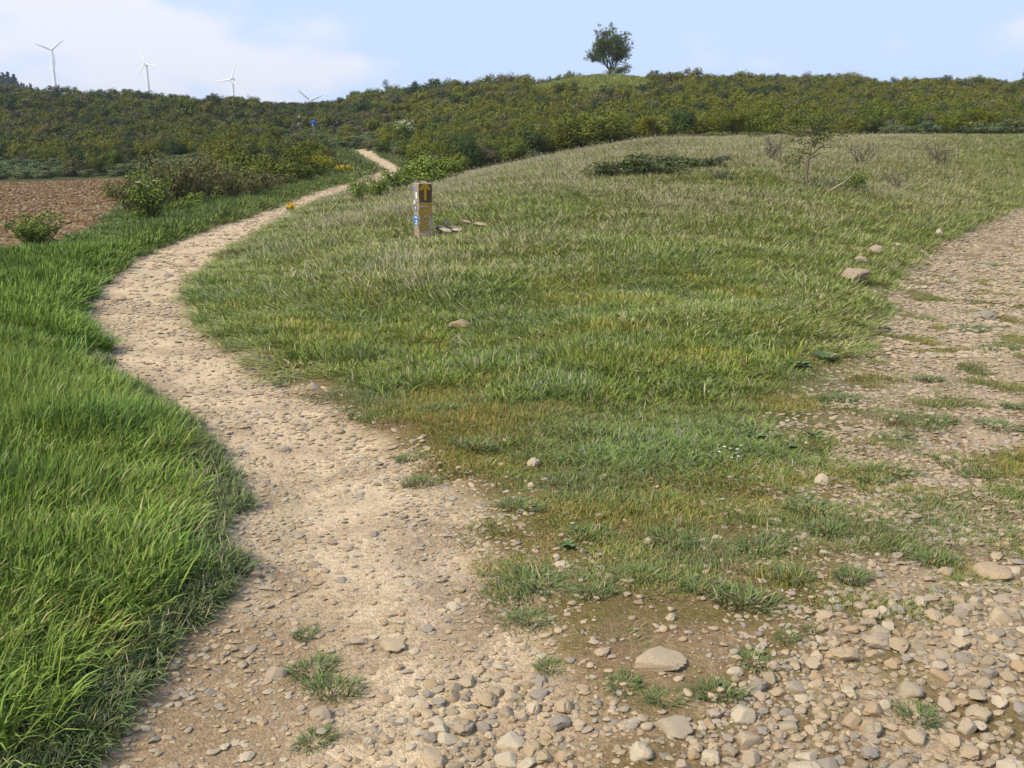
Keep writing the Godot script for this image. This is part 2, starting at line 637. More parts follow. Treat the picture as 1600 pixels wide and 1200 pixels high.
# ---------------------------------------------------------------- ground
func ground_sheets() -> void:
	var ds := []
	var d := 1.3
	while d < 240.0:
		ds.append(d)
		d *= 1.0085
	for q in [250.0, 270.0, 300.0, 340.0, 390.0, 450.0, 520.0, 620.0, 760.0, 950.0, 1300.0, 1900.0]:
		ds.append(q)
	var cols := []
	for q in [-60.0, -30.0, -15.0, -8.0, -5.0, -3.2, -2.2, -1.6, -1.25, -1.0, -0.85, -0.75, -0.68]:
		cols.append(q)
	var nc := 430
	for i in nc + 1:
		cols.append(-0.62 + 1.24 * i / nc)
	for q in [0.68, 0.75, 0.85, 1.0, 1.25, 1.6, 2.2, 3.2, 5.0, 8.0, 15.0, 30.0, 60.0]:
		cols.append(q)
	var R := ds.size()
	var C := cols.size()
	var pos := PackedVector3Array()
	var kind := PackedByteArray()
	var col := PackedColorArray()
	pos.resize(R * C)
	col.resize(R * C)
	kind.resize(R * C)
	for r in R:
		var dd: float = ds[r]
		for c in C:
			var x := clampf(cols[c] * dd, -1100.0, 1100.0)
			pos[r * C + c] = Vector3(x, height(x, dd), -dd)
			col[r * C + c] = tint(x, dd)
			var k := 0
			var wob := n_fine.get_noise_2d(x, dd) * 0.12
			if path_side(x, dd) + wob > 0.0:
				k = 1
			elif track_side(x, dd) + wob > 0.0:
				k = 2
			elif field_side(x, dd) > 0.0:
				k = 3
			elif dd > 44.0:
				k = 4
			kind[r * C + c] = k
	var nor := PackedVector3Array()
	nor.resize(R * C)
	for r in R:
		var ra := maxi(r - 1, 0)
		var rb := mini(r + 1, R - 1)
		for c in C:
			var ca := maxi(c - 1, 0)
			var cb := mini(c + 1, C - 1)
			var nn := (pos[r * C + cb] - pos[r * C + ca]).cross(pos[rb * C + c] - pos[ra * C + c])
			nor[r * C + c] = nn.normalized() if nn.length_squared() > 1e-12 else Vector3.UP
	var names := ["ground", "gravel_path", "stony_track", "ploughed_field", "hillside"]
	var mats := [M.soil, M.gravel, M.gravel, M.soil, M.soil]
	for k in 5:
		var s := Shape.new()
		var at := PackedInt32Array()
		at.resize(R * C)
		at.fill(-1)
		for r in R - 1:
			for c in C - 1:
				var a := r * C + c
				if kind[a] != k:
					continue
				var q := [a, a + 1, a + C + 1, a + C]
				for i in 4:
					var p: int = q[i]
					if at[p] < 0:
						at[p] = s.vert(pos[p], nor[p], col[p])
					q[i] = at[p]
				s.tri(q[0], q[3], q[2])
				s.tri(q[0], q[2], q[1])
		if k == 0:   # what lies behind the camera
			var pr := []
			for x in [-300.0, -78.0, -39.0, -10.0, -4.0, -2.0, -1.0, 0.0, 1.0, 2.0, 4.0, 10.0, 39.0, 78.0, 300.0]:
				var row := []
				for z in [-1.3, 0.0, 1.0, 3.0, 8.0, 25.0, 80.0, 300.0]:
					row.append(s.vert(Vector3(x, height(x, 1.3) if z < 0.0 else 0.0, z), Vector3.UP, C_SOIL.lerp(C_TURF, 0.5)))
				pr.append(row)
			for i in pr.size() - 1:
				for j in 7:
					s.quad(pr[i][j], pr[i + 1][j], pr[i + 1][j + 1], pr[i][j + 1])
		var o := part(names[k], s.mesh(), mats[k], self)
		o.set_meta("kind", "structure")
		M["sheet_" + names[k]] = mats[k]
		sheets[names[k]] = o

var sheets := {}

# ---------------------------------------------------------------- stones
var cobble := []   # rounded
var shard := []    # angular
var grit_stone := []

func ball(level: int) -> Array:
	var t := (1.0 + sqrt(5.0)) / 2.0
	var v := []
	for p in [[-1, t, 0], [1, t, 0], [-1, -t, 0], [1, -t, 0], [0, -1, t], [0, 1, t], [0, -1, -t], [0, 1, -t], [t, 0, -1], [t, 0, 1], [-t, 0, -1], [-t, 0, 1]]:
		v.append(Vector3(p[0], p[1], p[2]).normalized())
	var f := [0, 11, 5, 0, 5, 1, 0, 1, 7, 0, 7, 10, 0, 10, 11, 1, 5, 9, 5, 11, 4, 11, 10, 2, 10, 7, 6, 7, 1, 8, 3, 9, 4, 3, 4, 2, 3, 2, 6, 3, 6, 8, 3, 8, 9, 4, 9, 5, 2, 4, 11, 6, 2, 10, 8, 6, 7, 9, 8, 1]
	for l in level:
		var mid := {}
		var g := []
		for i in range(0, f.size(), 3):
			var m := []
			for e in 3:
				var a: int = f[i + e]
				var b: int = f[i + (e + 1) % 3]
				var key := Vector2i(mini(a, b), maxi(a, b))
				if not mid.has(key):
					mid[key] = v.size()
					v.append(((v[a] + v[b]) * 0.5).normalized())
				m.append(mid[key])
			g.append_array([f[i], m[0], m[2], f[i + 1], m[1], m[0], f[i + 2], m[2], m[1], m[0], m[1], m[2]])
		f = g
	return [v, f]

func stone_mesh(level: int, rough: float, cuts: int, flat: float) -> ArrayMesh:
	var b := ball(level)
	var off := Vector3(rnd(-50, 50), rnd(-50, 50), rnd(-50, 50))
	var planes := []
	for i in cuts:
		planes.append([Vector3(rnd(-1, 1), rnd(-0.3, 1), rnd(-1, 1)).normalized(), rnd(0.55, 0.85)])
	var v := []
	for p: Vector3 in b[0]:
		var q: Vector3 = p * (1.0 + rough * (n_patch.get_noise_3dv(p * 0.9 + off) * 1.3 + n_patch.get_noise_3dv(p * 2.4 - off) * 0.5 + n_patch.get_noise_3dv(p * 6.0 + off) * 0.16))
		for pl in planes:
			var over: float = q.dot(pl[0]) - pl[1]
			if over > 0.0:
				q -= pl[0] * over * 0.85
		v.append(q * Vector3(1, flat, 1))
	var n := []
	n.resize(v.size())
	n.fill(Vector3.ZERO)
	var f: Array = b[1]
	for i in range(0, f.size(), 3):
		var nn: Vector3 = (v[f[i + 1]] - v[f[i]]).cross(v[f[i + 2]] - v[f[i]])
		for e in 3:
			n[f[i + e]] += nn
	var s := Shape.new()
	for i in v.size():
		s.vert(v[i], n[i].normalized(), Color.WHITE)
	for i in range(0, f.size(), 3):
		s.tri(f[i], f[i + 2], f[i + 1])
	return s.mesh()

func stones_make() -> void:
	for i in 8:
		cobble.append(stone_mesh(3, 0.3, 5, 0.72))
	for i in 6:
		shard.append(stone_mesh(3, 0.4, 8, 0.6))
	for i in 4:
		grit_stone.append(stone_mesh(1, 0.3, 4, 0.65))

func stone_tone() -> Color:
	var k := rng.randf()
	var c := Color(.66, .53, .36).lerp(Color(.54, .415, .265), rng.randf())
	if k < 0.08:
		c = Color(.40, .345, .275)
	elif k < 0.3:
		c = Color(.56, .48, .37)
	return c * rnd(0.82, 1.12)

func lay(x: float, d: float, w: float, l: float, h: float, sink: float) -> Transform3D:
	var b := Basis.from_euler(Vector3(rnd(-0.25, 0.25), rnd(0, TAU), rnd(-0.25, 0.25))) * Basis.from_scale(Vector3(w * 0.5, h * 0.5 / 0.65, l * 0.5))
	return Transform3D(b, ground(x, d) + Vector3(0, h * (0.5 - sink), 0))

func put(buf: PackedFloat32Array, t: Transform3D, c: Color) -> void:
	var b := t.basis
	buf.append_array(PackedFloat32Array([b.x.x, b.y.x, b.z.x, t.origin.x, b.x.y, b.y.y, b.z.y, t.origin.y, b.x.z, b.y.z, b.z.z, t.origin.z, c.r, c.g, c.b, 1.0]))

func copies(called: String, mesh: Mesh, m: Material, buf: PackedFloat32Array, parent: Node) -> void:
	if buf.is_empty():
		return
	var mm := MultiMesh.new()
	mm.transform_format = MultiMesh.TRANSFORM_3D
	mm.use_colors = true
	mm.mesh = mesh
	mm.instance_count = buf.size() / 16
	mm.buffer = buf
	var o := MultiMeshInstance3D.new()
	o.name = called if parent != self else numbered(called)
	o.multimesh = mm
	o.material_override = m
	o.set_meta("kind", "stuff")
	parent.add_child(o, true)

func path_stones() -> void:
	# every cobble and flat stone one can tell apart is a mesh of its own, the small gravel is one mass
	var on_path := []
	var on_track := []
	var tries := 0
	var cells := {}
	# cobbles washed out where path and track meet, close to the camera
	while tries < 40000:
		tries += 1
		var d := 2.3 + 24.0 * pow(rng.randf(), 2.6) if tries % 2 else rnd(2.3, 3.8)
		var x := rnd(-0.46, 0.62) * d
		var ps := path_side(x, d)
		var ts := track_side(x, d)
		if ps < 0.0 and ts < 0.0:
			continue
		var heap := 0.0
		if d < 3.7 and ps < 0.0 or d < 3.1:
			heap = sstep(-0.35, 0.0, x + 0.15 * (d - 2.4)) * (1.0 - sstep(2.7, 3.05, d - sstep(0.3, 1.2, x) * 0.5))
		var chance := 0.045 + 0.95 * heap
		if ts > 0.0:
			chance = maxf(chance, 0.11)
		if rng.randf() > chance:
			continue
		var size := 0.02 + 0.03 * rng.randf() + 0.042 * heap * pow(rng.randf(), 2.0) + 0.0028 * d
		if heap > 0.5 and rng.randf() < 0.4:
			size = rnd(0.02, 0.034)
		if d < 3.6 and heap < 0.2:
			size *= 0.75
		var ok := true
		var cx := int(floor(x / 0.12))
		var cz := int(floor(d / 0.12))
		for i in range(-1, 2):
			for j in range(-1, 2):
				for o in cells.get(Vector2i(cx + i, cz + j), []):
					if Vector2(x - o.x, d - o.y).length() < (size + o.z) * 0.43:
						ok = false
		if not ok:
			continue
		var key := Vector2i(cx, cz)
		if not cells.has(key):
			cells[key] = []
		cells[key].append(Vector3(x, d, size))
		(on_path if ps > 0.0 else on_track).append([size / d, x, d, size, heap])
	for which in [[on_path, "gravel_path", "stone"], [on_track, "stony_track", "cobble"]]:
		var list: Array = which[0]
		list.sort_custom(func(a, b): return a[0] > b[0])
		var rest := PackedFloat32Array()
		for i in list.size():
			var q: Array = list[i]
			var w: float = q[3] * rnd(0.85, 1.25)
			var l: float = q[3] * rnd(0.75, 1.05)
			var hh: float = q[3] * (rnd(0.5, 0.8) if q[4] > 0.3 else rnd(0.25, 0.5))
			var t := lay(q[1], q[2], w, l, hh, rnd(0.2, 0.42) if q[4] > 0.3 else rnd(0.15, 0.35))
			if i < 290:
				var o := part(which[2], cobble[i % 8] if rng.randf() < 0.38 else shard[i % 6], M["stone_%d" % (rng.randi() % 8)], sheets[which[1]])
				o.transform = t
			else:
				put(rest, t, stone_tone())
		copies("small_stones", shard[1], M.stone, rest, sheets[which[1]])
	# gravel
	for sheet in ["gravel_path", "stony_track"]:
		var bufs := [PackedFloat32Array(), PackedFloat32Array(), PackedFloat32Array(), PackedFloat32Array()]
		for pass_ in 3:
			var n: int = [[15000, 13000, 11000], [15000, 22000, 26000]][0 if sheet == "gravel_path" else 1][pass_]
			for i in n:
				var d: float
				if pass_ == 0:
					d = rnd(2.2, 5.5)
				elif pass_ == 1:
					d = rnd(4.0, 12.0)
				else:
					d = rnd(9.0, 48.0) if sheet == "gravel_path" else rnd(8.0, 30.0)
				var x: float
				var side: float
				if sheet == "gravel_path":
					var xl := at_table(path_d, path_l, d)
					var xr := at_table(path_d, path_r, d)
					x = rnd(xl - 0.1, xr + 0.35)
					side = path_side(x, d)
					if side < 0.0 and rng.randf() < sstep(0.0, -0.35, side) + 0.25:
						continue
				else:
					if d > 30.0:
						continue
					x = rnd(at_table(track_d, track_l, d) - 0.7, minf(0.62 * d, at_table(track_d, track_r, d)))
					side = track_side(x, d)
					if side < 0.0 and rng.randf() < sstep(0.0, -0.7, side) + 0.2:
						continue
					if path_side(x, d) > 0.0 or n_patch.get_noise_2d(x * 1.7, d * 1.7) > 0.25:
						continue
				if sheet == "gravel_path" and side > 0.22 and rng.randf() < 0.62 * sstep(0.2, 0.45, side) * sstep(-0.35, 0.25, n_patch.get_noise_2d(x * 1.4 + 7.0, d * 0.5)) + 0.15:
					continue
				var sz: float
				if pass_ == 0:
					sz = 0.005 + 0.022 * pow(rng.randf(), 3.0)
				elif pass_ == 1:
					sz = 0.010 + 0.034 * pow(rng.randf(), 2.2)
				else:
					sz = 0.022 + 0.06 * pow(rng.randf(), 2.0)
				put(bufs[i % 4], lay(x, d, sz * rnd(0.9, 1.6), sz * rnd(0.8, 1.2), sz * rnd(0.22, 0.46), rnd(0.18, 0.42)), stone_tone() * 1.08)
		for k in 4:
			copies("gravel", grit_stone[k], M.stone, bufs[k], sheets[sheet])

	# small stones lying on the bare soil and turf of the fork
	var on_soil := [PackedFloat32Array(), PackedFloat32Array(), PackedFloat32Array(), PackedFloat32Array()]
	for i in 5200:
		var d := 2.6 + 6.5 * pow(rng.randf(), 1.2)
		var x := rnd(at_table(path_d, path_r, d), minf(0.6 * d, at_table(track_d, track_l, d) + 0.2))
		if rng.randf() > bare_share(x, d) * (0.35 + 0.9 * sstep(-0.1, 0.4, n_patch.get_noise_2d(x * 2.6 + 9.0, d * 2.6))):
			continue
		var sz := 0.006 + 0.03 * pow(rng.randf(), 3.0)
		put(on_soil[i % 4], lay(x, d, sz * rnd(0.9, 1.6), sz, sz * rnd(0.4, 0.7), 0.2), stone_tone() * 1.1)
	for k in 4:
		copies("gravel", grit_stone[k], M.stone, on_soil[k], sheets["ground"])

var clear := []   # stones that the grass does not cover: x, distance, width

func covered(x: float, d: float) -> bool:
	for q: Vector3 in clear:
		if absf(x - q.x) < q.z * 0.75 and d < q.y + q.z * 0.3 and d > q.y - 0.3 - q.z * 1.2 - (0.09 * q.y if q.y > 8.0 else 0.02 * q.y):
			return true
	return false

func loose_stones() -> void:
	# [across, down, width in the photograph's pixels, height share, tone, angular, label]
	var list := [
		[1026, 1037, 84, 0.30, 0, 0, "largest flat pale slab set in bare soil among short tufts"],
		[708, 952, 26, 0.6, 3, 0, "loose pale egg-shaped stone lying alone on the gravel path"],
		[446, 706, 17, 0.6, 6, 0, "round grey stone alone on the pale bend of the path"],
		[530, 677, 18, 0.6, 4, 0, "small round stone at the grass side of the path bend"],
		[432, 1060, 40, 0.55, 2, 0, "rounded pinkish stone behind a tuft in the muddy path edge"],
		[502, 1120, 36, 0.75, 2, 0, "pale domed stone beside the dense tuft in the path"],
		[560, 1007, 30, 0.45, 7, 1, "angular grey-brown block of stone on the path above the cobbles"],
		[612, 1015, 46, 0.4, 0, 0, "long flat oval stone embedded in the path above the cobbles"],
		[880, 886, 26, 0.5, 3, 0, "white oval stone on moss beside the path"],
		[834, 727, 23, 0.8, 3, 1, "jagged cream stone at the edge of the thick grass patch"],
		[829, 762, 12, 0.9, 3, 0, "small cream pebble below the jagged stone and the grass patch"],
		[488, 610, 17, 1.1, 3, 1, "upright white wedge of stone at the turf edge of the path"],
		[720, 518, 36, 0.6, 5, 1, "pinkish boulder sunk in the tall green grass"],
		[487, 415, 19, 0.4, 0, 1, "tan flat stone lying in the turf above the path bend"],
		[459, 427, 12, 0.7, 3, 1, "small grey-white stone in the turf beside the tan flat one"],
		[446, 458, 9, 0.8, 3, 0, "tiny white stone in the turf above the inner path bend"],
		[1334, 444, 42, 0.45, 4, 0, "wide flat grey boulder in grass by the stony track"],
		[1345, 421, 23, 0.8, 2, 1, "tilted grey rock standing behind the wide flat boulder"],
		[1367, 404, 20, 1.0, 2, 1, "upright grey rock with pointed top beside the stony track"],
		[1398, 395, 17, 0.5, 3, 0, "white stone in the grass verge of the stony track"],
		[1441, 399, 22, 0.45, 3, 0, "bright white oval stone on the verge of the stony track"],
		[1467, 374, 12, 0.8, 3, 0, "upper small white stone on the verge of the stony track"],
		[1441, 414, 22, 0.4, 1, 0, "low tan stone half buried beneath the bright white oval one"],
		[1540, 497, 36, 0.5, 6, 0, "domed blue-grey stone in the middle of the stony track"],
		[1284, 757, 26, 0.75, 3, 0, "round cream stone with a domed top on brown moss"],
		[1281, 668, 14, 0.8, 7, 1, "tilted lilac-grey stone in short clover near the track"],
		[1375, 686, 9, 0.7, 3, 0, "little yellowish pebble on turf beside the stony track"],
		[1288, 865, 16, 0.5, 3, 0, "flat cream pebble on brown soil below the tufts"],
		[1374, 564, 12, 0.9, 3, 0, "bright round pebble at the turf edge of the stony track"],
		[1545, 900, 62, 0.35, 1, 0, "broad flat tan slab in the stony track"],
		[1475, 900, 24, 0.7, 1, 0, "upright tan stone just beside the broad flat slab"],
		[1320, 1030, 54, 0.6, 1, 1, "big angular tan block at the head of the cobble heap"],
		[1372, 1012, 50, 0.7, 7, 1, "pinkish triangular boulder standing among the cobbles"],
		[1360, 1145, 36, 0.9, 1, 0, "round tan boulder beside the dry weed clump"],
		[1420, 1087, 42, 0.7, 2, 0, "grey rounded boulder above the dry weed clump"],
		[1000, 1183, 40, 0.8, 3, 0, "chalky white ball-shaped boulder low in the gravel"],
		[1052, 1142, 60, 0.45, 2, 0, "grey-white domed boulder sunk in soil below the tuft line"],
		[708, 1083, 26, 0.8, 2, 1, "angular grey shard propped on the cobbles"],
		[686, 1030, 12, 0.35, 0, 0, "thin sliver of stone between path cobbles"],
		[622, 1045, 18, 0.9, 5, 1, "orange stone among pale cobbles in the path"],
		[1150, 1054, 26, 0.6, 3, 0, "pale oval stone by the tuft above the cobbles"],
		[1236, 1128, 22, 0.7, 2, 0, "tan cobble with a flat face beside the weeds"],
		[940, 1025, 26, 0.7, 0, 1, "squared tan stone beside the largest flat slab"],
		[1048, 968, 20, 0.8, 3, 1, "crumbly white stone lying on dark soil"],
		[1012, 852, 16, 0.7, 0, 0, "tan pebble resting between two turf patches"],
		[160, 1173, 30, 0.4, 1, 1, "flat stone on dark mud at the edge of the tall grass"],
		[345, 397, 34, 0.4, 0, 0, "tan ledge stone on the far stretch of path"],
		[298, 417, 26, 0.4, 0, 0, "low long stone in the far stretch of path"],
		[263, 433, 14, 0.5, 6, 0, "dark grey stone on the path below the ledge stones"],
		[186, 468, 26, 0.35, 0, 0, "flat long stone near the grass side of the path curve"],
		[1127, 250, 20, 0.8, 8, 1, "grey rock on the crest of the grassy mound"],
		[1598, 407, 14, 0.7, 6, 0, "grey stone lying by the far end of the stony track"],
	]
	for q in list:
		var p := spot(q[0], q[1])
		var d := -p.z
		var w: float = q[2] * d / FOCAL
		var o := part("stone", (shard if q[5] else cobble)[rng.randi() % 6], M["stone_%d" % q[4]], self)
		var h: float = w * q[3]
		o.transform = Transform3D(Basis.from_euler(Vector3(rnd(-0.1, 0.1), rnd(-0.5, 0.5), rnd(-0.12, 0.12))) * Basis.from_scale(Vector3(w * 0.54, h * 0.72, w * rnd(0.36, 0.48))), p + Vector3(0, h * 0.22 + ((0.09 if q[0] > 1300 else 0.03) if d > 8.0 and path_side(p.x, d) < 0.0 and track_side(p.x, d) < 0.0 else 0.0), 0))
		tag(o, q[6], "stone", "loose stones on the path and turf")
		clear.append(Vector3(p.x, d, w))

func field_clods() -> void:
	var bufs := [PackedFloat32Array(), PackedFloat32Array(), PackedFloat32Array(), PackedFloat32Array()]
	for i in 26000:
		var d := 14.6 + 43.0 * pow(rng.randf(), 1.3)
		var x := rnd(-0.62 * d, at_table(field_d, field_r, d))
		if field_side(x, d) < 0.05:
			continue
		var sz := 0.03 + 0.09 * pow(rng.randf(), 2.0) + 0.0006 * d
		var c := Color(.22, .125, .06).lerp(Color(.38, .255, .135), rng.randf())
		if rng.randf() < 0.2:
			c = Color(.44, .36, .24)
		put(bufs[i % 4], lay(x, d, sz * 1.3, sz, sz * 0.7, 0.2), c)
	for k in 4:
		copies("clods", grit_stone[k], M.stone, bufs[k], sheets["ploughed_field"])

# ---------------------------------------------------------------- grass
func blade(s: Shape, root: Vector3, ang: float, h: float, w: float, lean: float, droop: float, face: float, c0: Color, c1: Color) -> void:
	var out := Vector3(cos(ang), 0, sin(ang))
	var side := Vector3(cos(ang + face), 0, sin(ang + face))
	var prev := []
	var first := s.v.size()
	for k in 4:
		var t: float = [0.0, 0.4, 0.75, 1.0][k]
		var p := root + Vector3.UP * h * (t - droop * t * t * t) + out * h * (lean * t + droop * t * t)
		var ww: float = w * [0.8, 1.0, 0.65, 0.0][k] * 0.5
		prev.append([p, ww])
	for k in 4:
		var a: Vector3 = prev[maxi(k - 1, 0)][0]
		var b: Vector3 = prev[mini(k + 1, 3)][0]
		var nn := side.cross(b - a).normalized()
		if nn.y < 0.0:
			nn = -nn
		var c := c0.lerp(c1, [0.0, 0.4, 0.75, 1.0][k])
		if k < 3:
			s.vert(prev[k][0] - side * prev[k][1], (nn - side * 0.35).normalized(), c)
			s.vert(prev[k][0] + side * prev[k][1], (nn + side * 0.35).normalized(), c)
		else:
			s.vert(prev[k][0], nn, c)
	var flip := side.cross(prev[3][0] - prev[0][0]).y < 0.0
	for t in [[0, 1, 3], [0, 3, 2], [2, 3, 5], [2, 5, 4], [4, 5, 6]]:
		if flip:
			s.tri(first + t[0], first + t[1], first + t[2])
		else:
			s.tri(first + t[0], first + t[2], first + t[1])

# green: chance of each blade being fresh rather than dry; seedy: share of stalks that carry a seed head
func clump(n: int, r: float, h: float, w: float, lean: float, droop: float, fresh: Color, dry: Color, dryness: float, seedy := 0.0) -> ArrayMesh:
	var s := Shape.new()
	for i in n:
		var a := rnd(0, TAU)
		var q := r * sqrt(rng.randf())
		var root := Vector3(cos(a) * q, -0.02, sin(a) * q)
		var c := fresh * rnd(0.7, 1.3)
		c = c.lerp(Color(c.r * 1.35, c.g * 1.05, c.b * 0.8), rng.randf() * 0.6)
		var hh := h * rnd(0.55, 1.1)
		var ww := w * rnd(0.7, 1.2)
		if rng.randf() < dryness:
			c = dry * rnd(0.75, 1.2)
		var out := a + rnd(-1.2, 1.2)
		if rng.randf() < seedy:
			hh *= 1.35
			var tip := root + Vector3(cos(out) * hh * 0.22, hh, sin(out) * hh * 0.22)
			var cs := dry * rnd(0.9, 1.25)
			blade(s, root, out, hh, w * 0.5, 0.2, 0.04, rnd(0, TAU), cs, cs)
			for k in 3:
				blade(s, tip - Vector3.UP * 0.025 * k, out + k * 2.1, hh * 0.16, w * 0.8, 0.35, 0.1, 1.5, cs, cs)
			continue
		blade(s, root, out, hh, ww, lean * rnd(0.2, 1.4), droop * rnd(0.1, 1.6), PI * 0.5 + rnd(-1.0, 1.0), c * 0.9, c * 1.1)
	return s.mesh()

func clumps(count: int, args: Array) -> Array:
	var o := []
	for i in count:
		o.append(clump(args[0], args[1], args[2], args[3], args[4], args[5], args[6], args[7], args[8], args[9] if args.size() > 9 else 0.0))
	return o

func stuff(called: String, label: String) -> Node3D:
	var o := base(called, Vector3.ZERO)
	o.set_meta("kind", "stuff")
	tag(o, label, "grass")
	return o

func sow(buf: Array, x: float, d: float, scale: float, tall: float, c: Color) -> void:
	if d < 32.0 and covered(x, d):
		tall *= 0.3
		scale *= 0.6
	var b := Basis.from_euler(Vector3(rnd(-0.12, 0.12), rnd(0, TAU), rnd(-0.12, 0.12))) * Basis.from_scale(Vector3(scale, scale * tall, scale))
	put(buf[rng.randi() % buf.size()], Transform3D(b, ground(x, d)), c)

func bufs(n: int) -> Array:
	var o := []
	for i in n:
		o.append(PackedFloat32Array())
	return o

func grass() -> void:
	var fresh := Color(0.125, 0.215, 0.036)
	var blue := Color(0.10, 0.15, 0.06)
	var dry := Color(0.36, 0.31, 0.19)
	var W := Color.WHITE
	# tall fresh grass on the side of the field
	var near := clumps(5, [18, 0.085, 0.26, 0.0085, 0.25, 0.32, fresh, Color(0.34, 0.31, 0.15), 0.06])
	for k in 2:
		near.append(clump(22, 0.10, 0.27, 0.0045, 0.3, 0.3, Color(0.15, 0.21, 0.05), Color(0.36, 0.33, 0.16), 0.06, 0.008))
	var trod := clumps(4, [22, 0.085, 0.10, 0.007, 0.5, 0.45, Color(0.11, 0.16, 0.06), Color(0.34, 0.31, 0.2), 0.14])
	var far := clumps(4, [26, 0.20, 0.27, 0.014, 0.3, 0.3, fresh, Color(0.3, 0.27, 0.12), 0.06])
	var b0 := bufs(7)
	var b1 := bufs(4)
	var b2 := bufs(4)
	for i in 30000:
		var d := 1.9 + 7.1 * pow(rng.randf(), 0.75)
		var xl := at_table(path_d, path_l, d)
		var x := xl - rnd(-0.12, 0.62 * d + xl + 0.5) if 0.62 * d + xl > 0.0 else xl
		var off := xl - x + n_patch.get_noise_2d(x * 2.2, d * 2.2) * 0.16
		if off < 0.0 or x < -0.64 * d:
			continue
		var p := n_patch.get_noise_2d(x * 0.9, d * 0.9)
		var c := W.lerp(Color(0.72, 0.85, 0.9), sstep(0.0, 0.5, p)).lerp(Color(1.3, 1.08, 0.9), sstep(0.1, 0.6, -p) * 0.35)
		if off < rnd(0.14, 0.5):
			sow(b1, x, d, rnd(0.7, 1.15), rnd(0.8, 1.3), W * rnd(0.8, 1.1))
		elif rng.randf() < 0.8:
			sow(b0, x, d, rnd(0.8, 1.2), (0.75 + 0.5 * sstep(0.3, 1.2, off)) * (1.0 + 0.35 * p), c * rnd(0.85, 1.15))
	for i in 26000:
		var d := 8.5 + 34.0 * pow(rng.randf(), 1.5)
		var xl := at_table(path_d, path_l, d)
		var wide := 0.62 * d + xl
		var x := xl - rnd(-0.05, maxf(wide, 0.3))
		var off := xl - x + n_patch.get_noise_2d(x * 1.5, d * 1.5) * 0.18
		if off < 0.0 or field_side(x, d) > 0.1:
			continue
		var p := n_patch.get_noise_2d(x * 0.6, d * 0.6)
		var low := off < rnd(0.1, 0.6) or field_side(x, d) > -1.0
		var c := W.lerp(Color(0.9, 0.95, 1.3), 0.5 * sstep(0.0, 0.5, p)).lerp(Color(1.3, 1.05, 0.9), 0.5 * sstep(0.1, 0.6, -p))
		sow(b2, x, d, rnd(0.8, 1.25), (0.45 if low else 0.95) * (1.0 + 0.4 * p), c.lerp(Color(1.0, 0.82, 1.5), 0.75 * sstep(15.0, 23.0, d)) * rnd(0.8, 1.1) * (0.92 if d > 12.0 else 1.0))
	var o := stuff("tall_grass", "tall fresh green grass growing between the path and the ploughed field")
	for k in 7:
		copies("grass_blades", near[k], M.grass, b0[k], o)
	for k in 4:
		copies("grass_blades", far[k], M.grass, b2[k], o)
	var ot := stuff("trodden_grass", "short greyish trodden grass fringing the gravel path")
	for k in 4:
		copies("grass_blades", trod[k], M.grass, b1[k], ot)

	# the mound between path and track
	var shorts := clumps(6, [30, 0.07, 0.042, 0.0036, 0.8, 0.45, Color(0.125, 0.175, 0.042), Color(0.28, 0.22, 0.1), 0.16])
	var mids := clumps(5, [28, 0.12, 0.115, 0.006, 0.5, 0.4, Color(0.15, 0.22, 0.042), Color(0.36, 0.31, 0.18), 0.12])
	var talls := clumps(5, [40, 0.22, 0.20, 0.0075, 0.45, 0.35, Color(0.17, 0.23, 0.05), Color(0.42, 0.37, 0.22), 0.13, 0.0])
	var straws := clumps(4, [34, 0.22, 0.24, 0.006, 0.5, 0.3, Color(0.18, 0.21, 0.075), Color(0.46, 0.40, 0.27), 0.55, 0.03])
	var s0 := bufs(6)
	var s1 := bufs(5)
	var s2 := bufs(5)
	var s3 := bufs(4)
	for i in 60000:
		var d := 2.5 + 11.0 * pow(rng.randf(), 0.8)
		var xr := at_table(path_d, path_r, d)
		var xe := minf(0.6 * d, at_table(track_d, track_r, d))
		var x := rnd(xr - 0.05, xe)
		var right := x - xr
		var ts := track_side(x, d)
		var p := n_patch.get_noise_2d(x * 1.7, d * 1.7)
		var q := n_patch.get_noise_2d(x * 0.8 + 40.0, d * 0.8)
		var cover := 1.0 - 0.92 * bare_share(x, d)
		cover *= sstep(-0.05, 0.35, right + p * 0.3)
		cover = maxf(cover, (0.52 + p * 0.95) * sstep(2.85, 3.5, d) * sstep(0.1, 0.5, right + p * 0.3))
		# the thick patch that comes forward in the fork
		cover = maxf(cover, 1.2 * exp(-pow((x - 0.75 - 0.05 * d) / 0.75, 2.0) - pow((d - 5.7) / 0.75, 2.0)))
		cover = cover + p * 0.75
		if ts > -0.9:
			cover = lerpf(cover, 0.25 + p * 1.0, sstep(-0.9, 0.1, ts)) - 0.12
		cover += (0.46 + p * 0.6) * (1.0 - sstep(4.2, 5.8, d)) * sstep(3.0, 3.4, d)
		if x > 0.35 and d < 3.9:
			cover -= 0.5 * sstep(3.9, 3.3, d - 0.25 * x)
		if cover < rnd(0.15, 0.5):
			continue
		var tall := sstep(6.2, 8.2, d + q * 1.2 - sstep(1.0, 0.0, right) * 1.5) * (1.0 - sstep(-1.6, -0.3, ts))
		var c := W.lerp(Color(0.9, 0.95, 1.3), sstep(0.0, 0.4, q)).lerp(Color(1.35, 1.05, 0.8), 0.7 * sstep(0.05, 0.4, -q))
		var patch := exp(-pow((x - 0.75 - 0.05 * d) / 0.62, 2.0) - pow((d - 5.6) / 0.6, 2.0))
